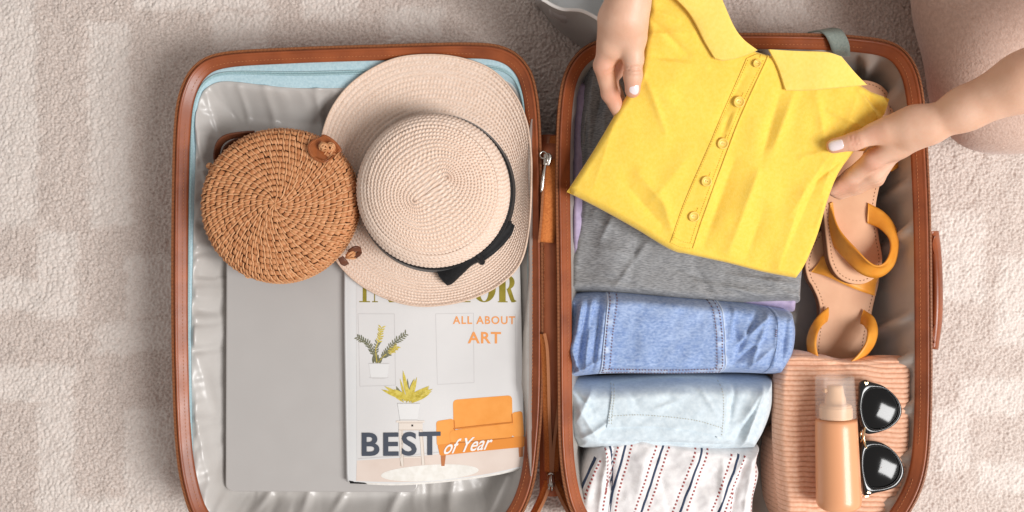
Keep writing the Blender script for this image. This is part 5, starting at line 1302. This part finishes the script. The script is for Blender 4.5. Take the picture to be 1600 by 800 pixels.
def trousers(P):
    d = chain(P, [(.450, .64, .19), KN], [.115, .079], .03)
    d = smin(d, chain(P, [KN + [.012, .02, -.02], (.60, .52, .055)], [.062, .045], .03), .035)
    d = smin(d, chain(P, [(.42, .70, .18), (.26, .47, .085), (.34, .80, .055)], [.115, .078, .045], .03), .04)
    return d + .0016*np.sin(P[..., 0]*70 + P[..., 1]*45)*np.sin(P[..., 1]*60 - P[..., 2]*30) - .0022*np.abs(np.sin(P[..., 1]*38 + P[..., 0]*22 + 2*np.sin(P[..., 0]*19)))*np.exp(-((P[..., 1] - .27)/.07)**2)
VT, FT = field((.16, .08, .0), (.72, .90, .32), .0055, trousers)
obj('trousers', (VT, FT), M['trouser'], person)
def hairf(P): return np.maximum(smin(cone(P, (.45, .56, .775), (.45, .59, .74), .098, .095), cone(P, (.45, .64, .70), (.45, .66, .55), .07, .045), .05), .515 - P[..., 1])
obj('hair', field((.32, .48, .46), (.58, .78, .90), .009, hairf), M['hair'], person)
def nail(c, ax, up, w, l, r):
    ax = np.asarray(ax, float); ax /= np.linalg.norm(ax); up = np.asarray(up, float); up -= ax*(up @ ax); up /= np.linalg.norm(up); sd = np.cross(ax, up)
    u = np.linspace(-1, 1, 15); v = np.linspace(-1, 1, 15); U, Vv = np.meshgrid(u, v, indexing='ij')
    X = U*np.sqrt(np.clip(1 - .30*np.abs(Vv)**5, 0, 1)); Yv = Vv*np.sqrt(np.clip(1 - .45*np.abs(U)**3.2, 0, 1))
    a = X*w/2/r; h = r*np.cos(a) - r
    edge = np.clip(1 - np.maximum(np.abs(U), np.abs(Vv))**10, 0, 1)
    P = np.asarray(c) + (np.sin(a)*r)[..., None]*sd + (Yv*l/2)[..., None]*ax + (h + .0007*edge - .0012*np.clip(Vv, 0, 1)**2)[..., None]*up
    return obj('nail', grid(P), M['nail'], person)
a0, a1 = p3(989, 118, .197), p3(988.5, 141, .1925); nail(p3(989, 139, .1925) + [0, 0, .0082], a1 - a0, (0, 0, 1), .0118, .0152, .0080)
a0, a1 = p3(1335, 221, .182), p3(1303, 228, .1755); nail(p3(1303, 228, .1755) + [0, 0, .0081], a1 - a0, (0, 0, 1), .0116, .0152, .0078)

# ------------------------------------------------------------------ grey plastic tub at the top edge
TBR = [(845, -6), (854, 3), (866, 10), (880, 15), (893, 15.5), (908, 17), (922, 23), (935, 31), (950, 43), (985, 60), (1020, 30), (1010, -80), (940, -130), (870, -110), (838, -50)]
TBB = [(836, 2), (846, 16), (857, 30), (866, 41), (876, 50), (888, 59), (902, 69), (916, 77), (930, 62), (960, 55), (990, 25), (985, -60), (940, -105), (880, -90), (836, -45)]
tp = spline(W3([(x, y, .155) for x, y in TBR]), 160, True); bt = spline(W3([(x, y, .002) for x, y in TBR]), 160, True)
tub = thing('plastic_tub', 'grey moulded plastic tub with a wavy white lip standing behind the suitcase', 'tub', (.09, .36, 0))
lip = tp.copy(); ctr = tp.mean(0); inw = (ctr - tp)*[1, 1, 0]; inw /= np.linalg.norm(inw, axis=1)[:, None]
base_ = spline(W3([(x, y, .004) for x, y in TBB]), 160, True)
G = np.stack([lip*(1 - t) + base_*t for t in np.linspace(0, 1, 12)], 1); obj('wall', grid(G, True, False), M['tub'], tub)
obj('lip', tube(lip + [0, 0, .001], .0018, 8, True), M['tub_lip'], tub)
G = np.stack([ctr*[1, 1, 0] + (lip - ctr)*[t, t, 0] + [0, 0, .155 - z] for t, z in ((.99, .0005), (.955, .010), (.90, .014), (.88, .016), (.85, .045), (.80, .09), (.5, .095), (.01, .095))], 1); obj('inner_wall', grid(G, True, False, flip=True), M['tub_in'], tub)
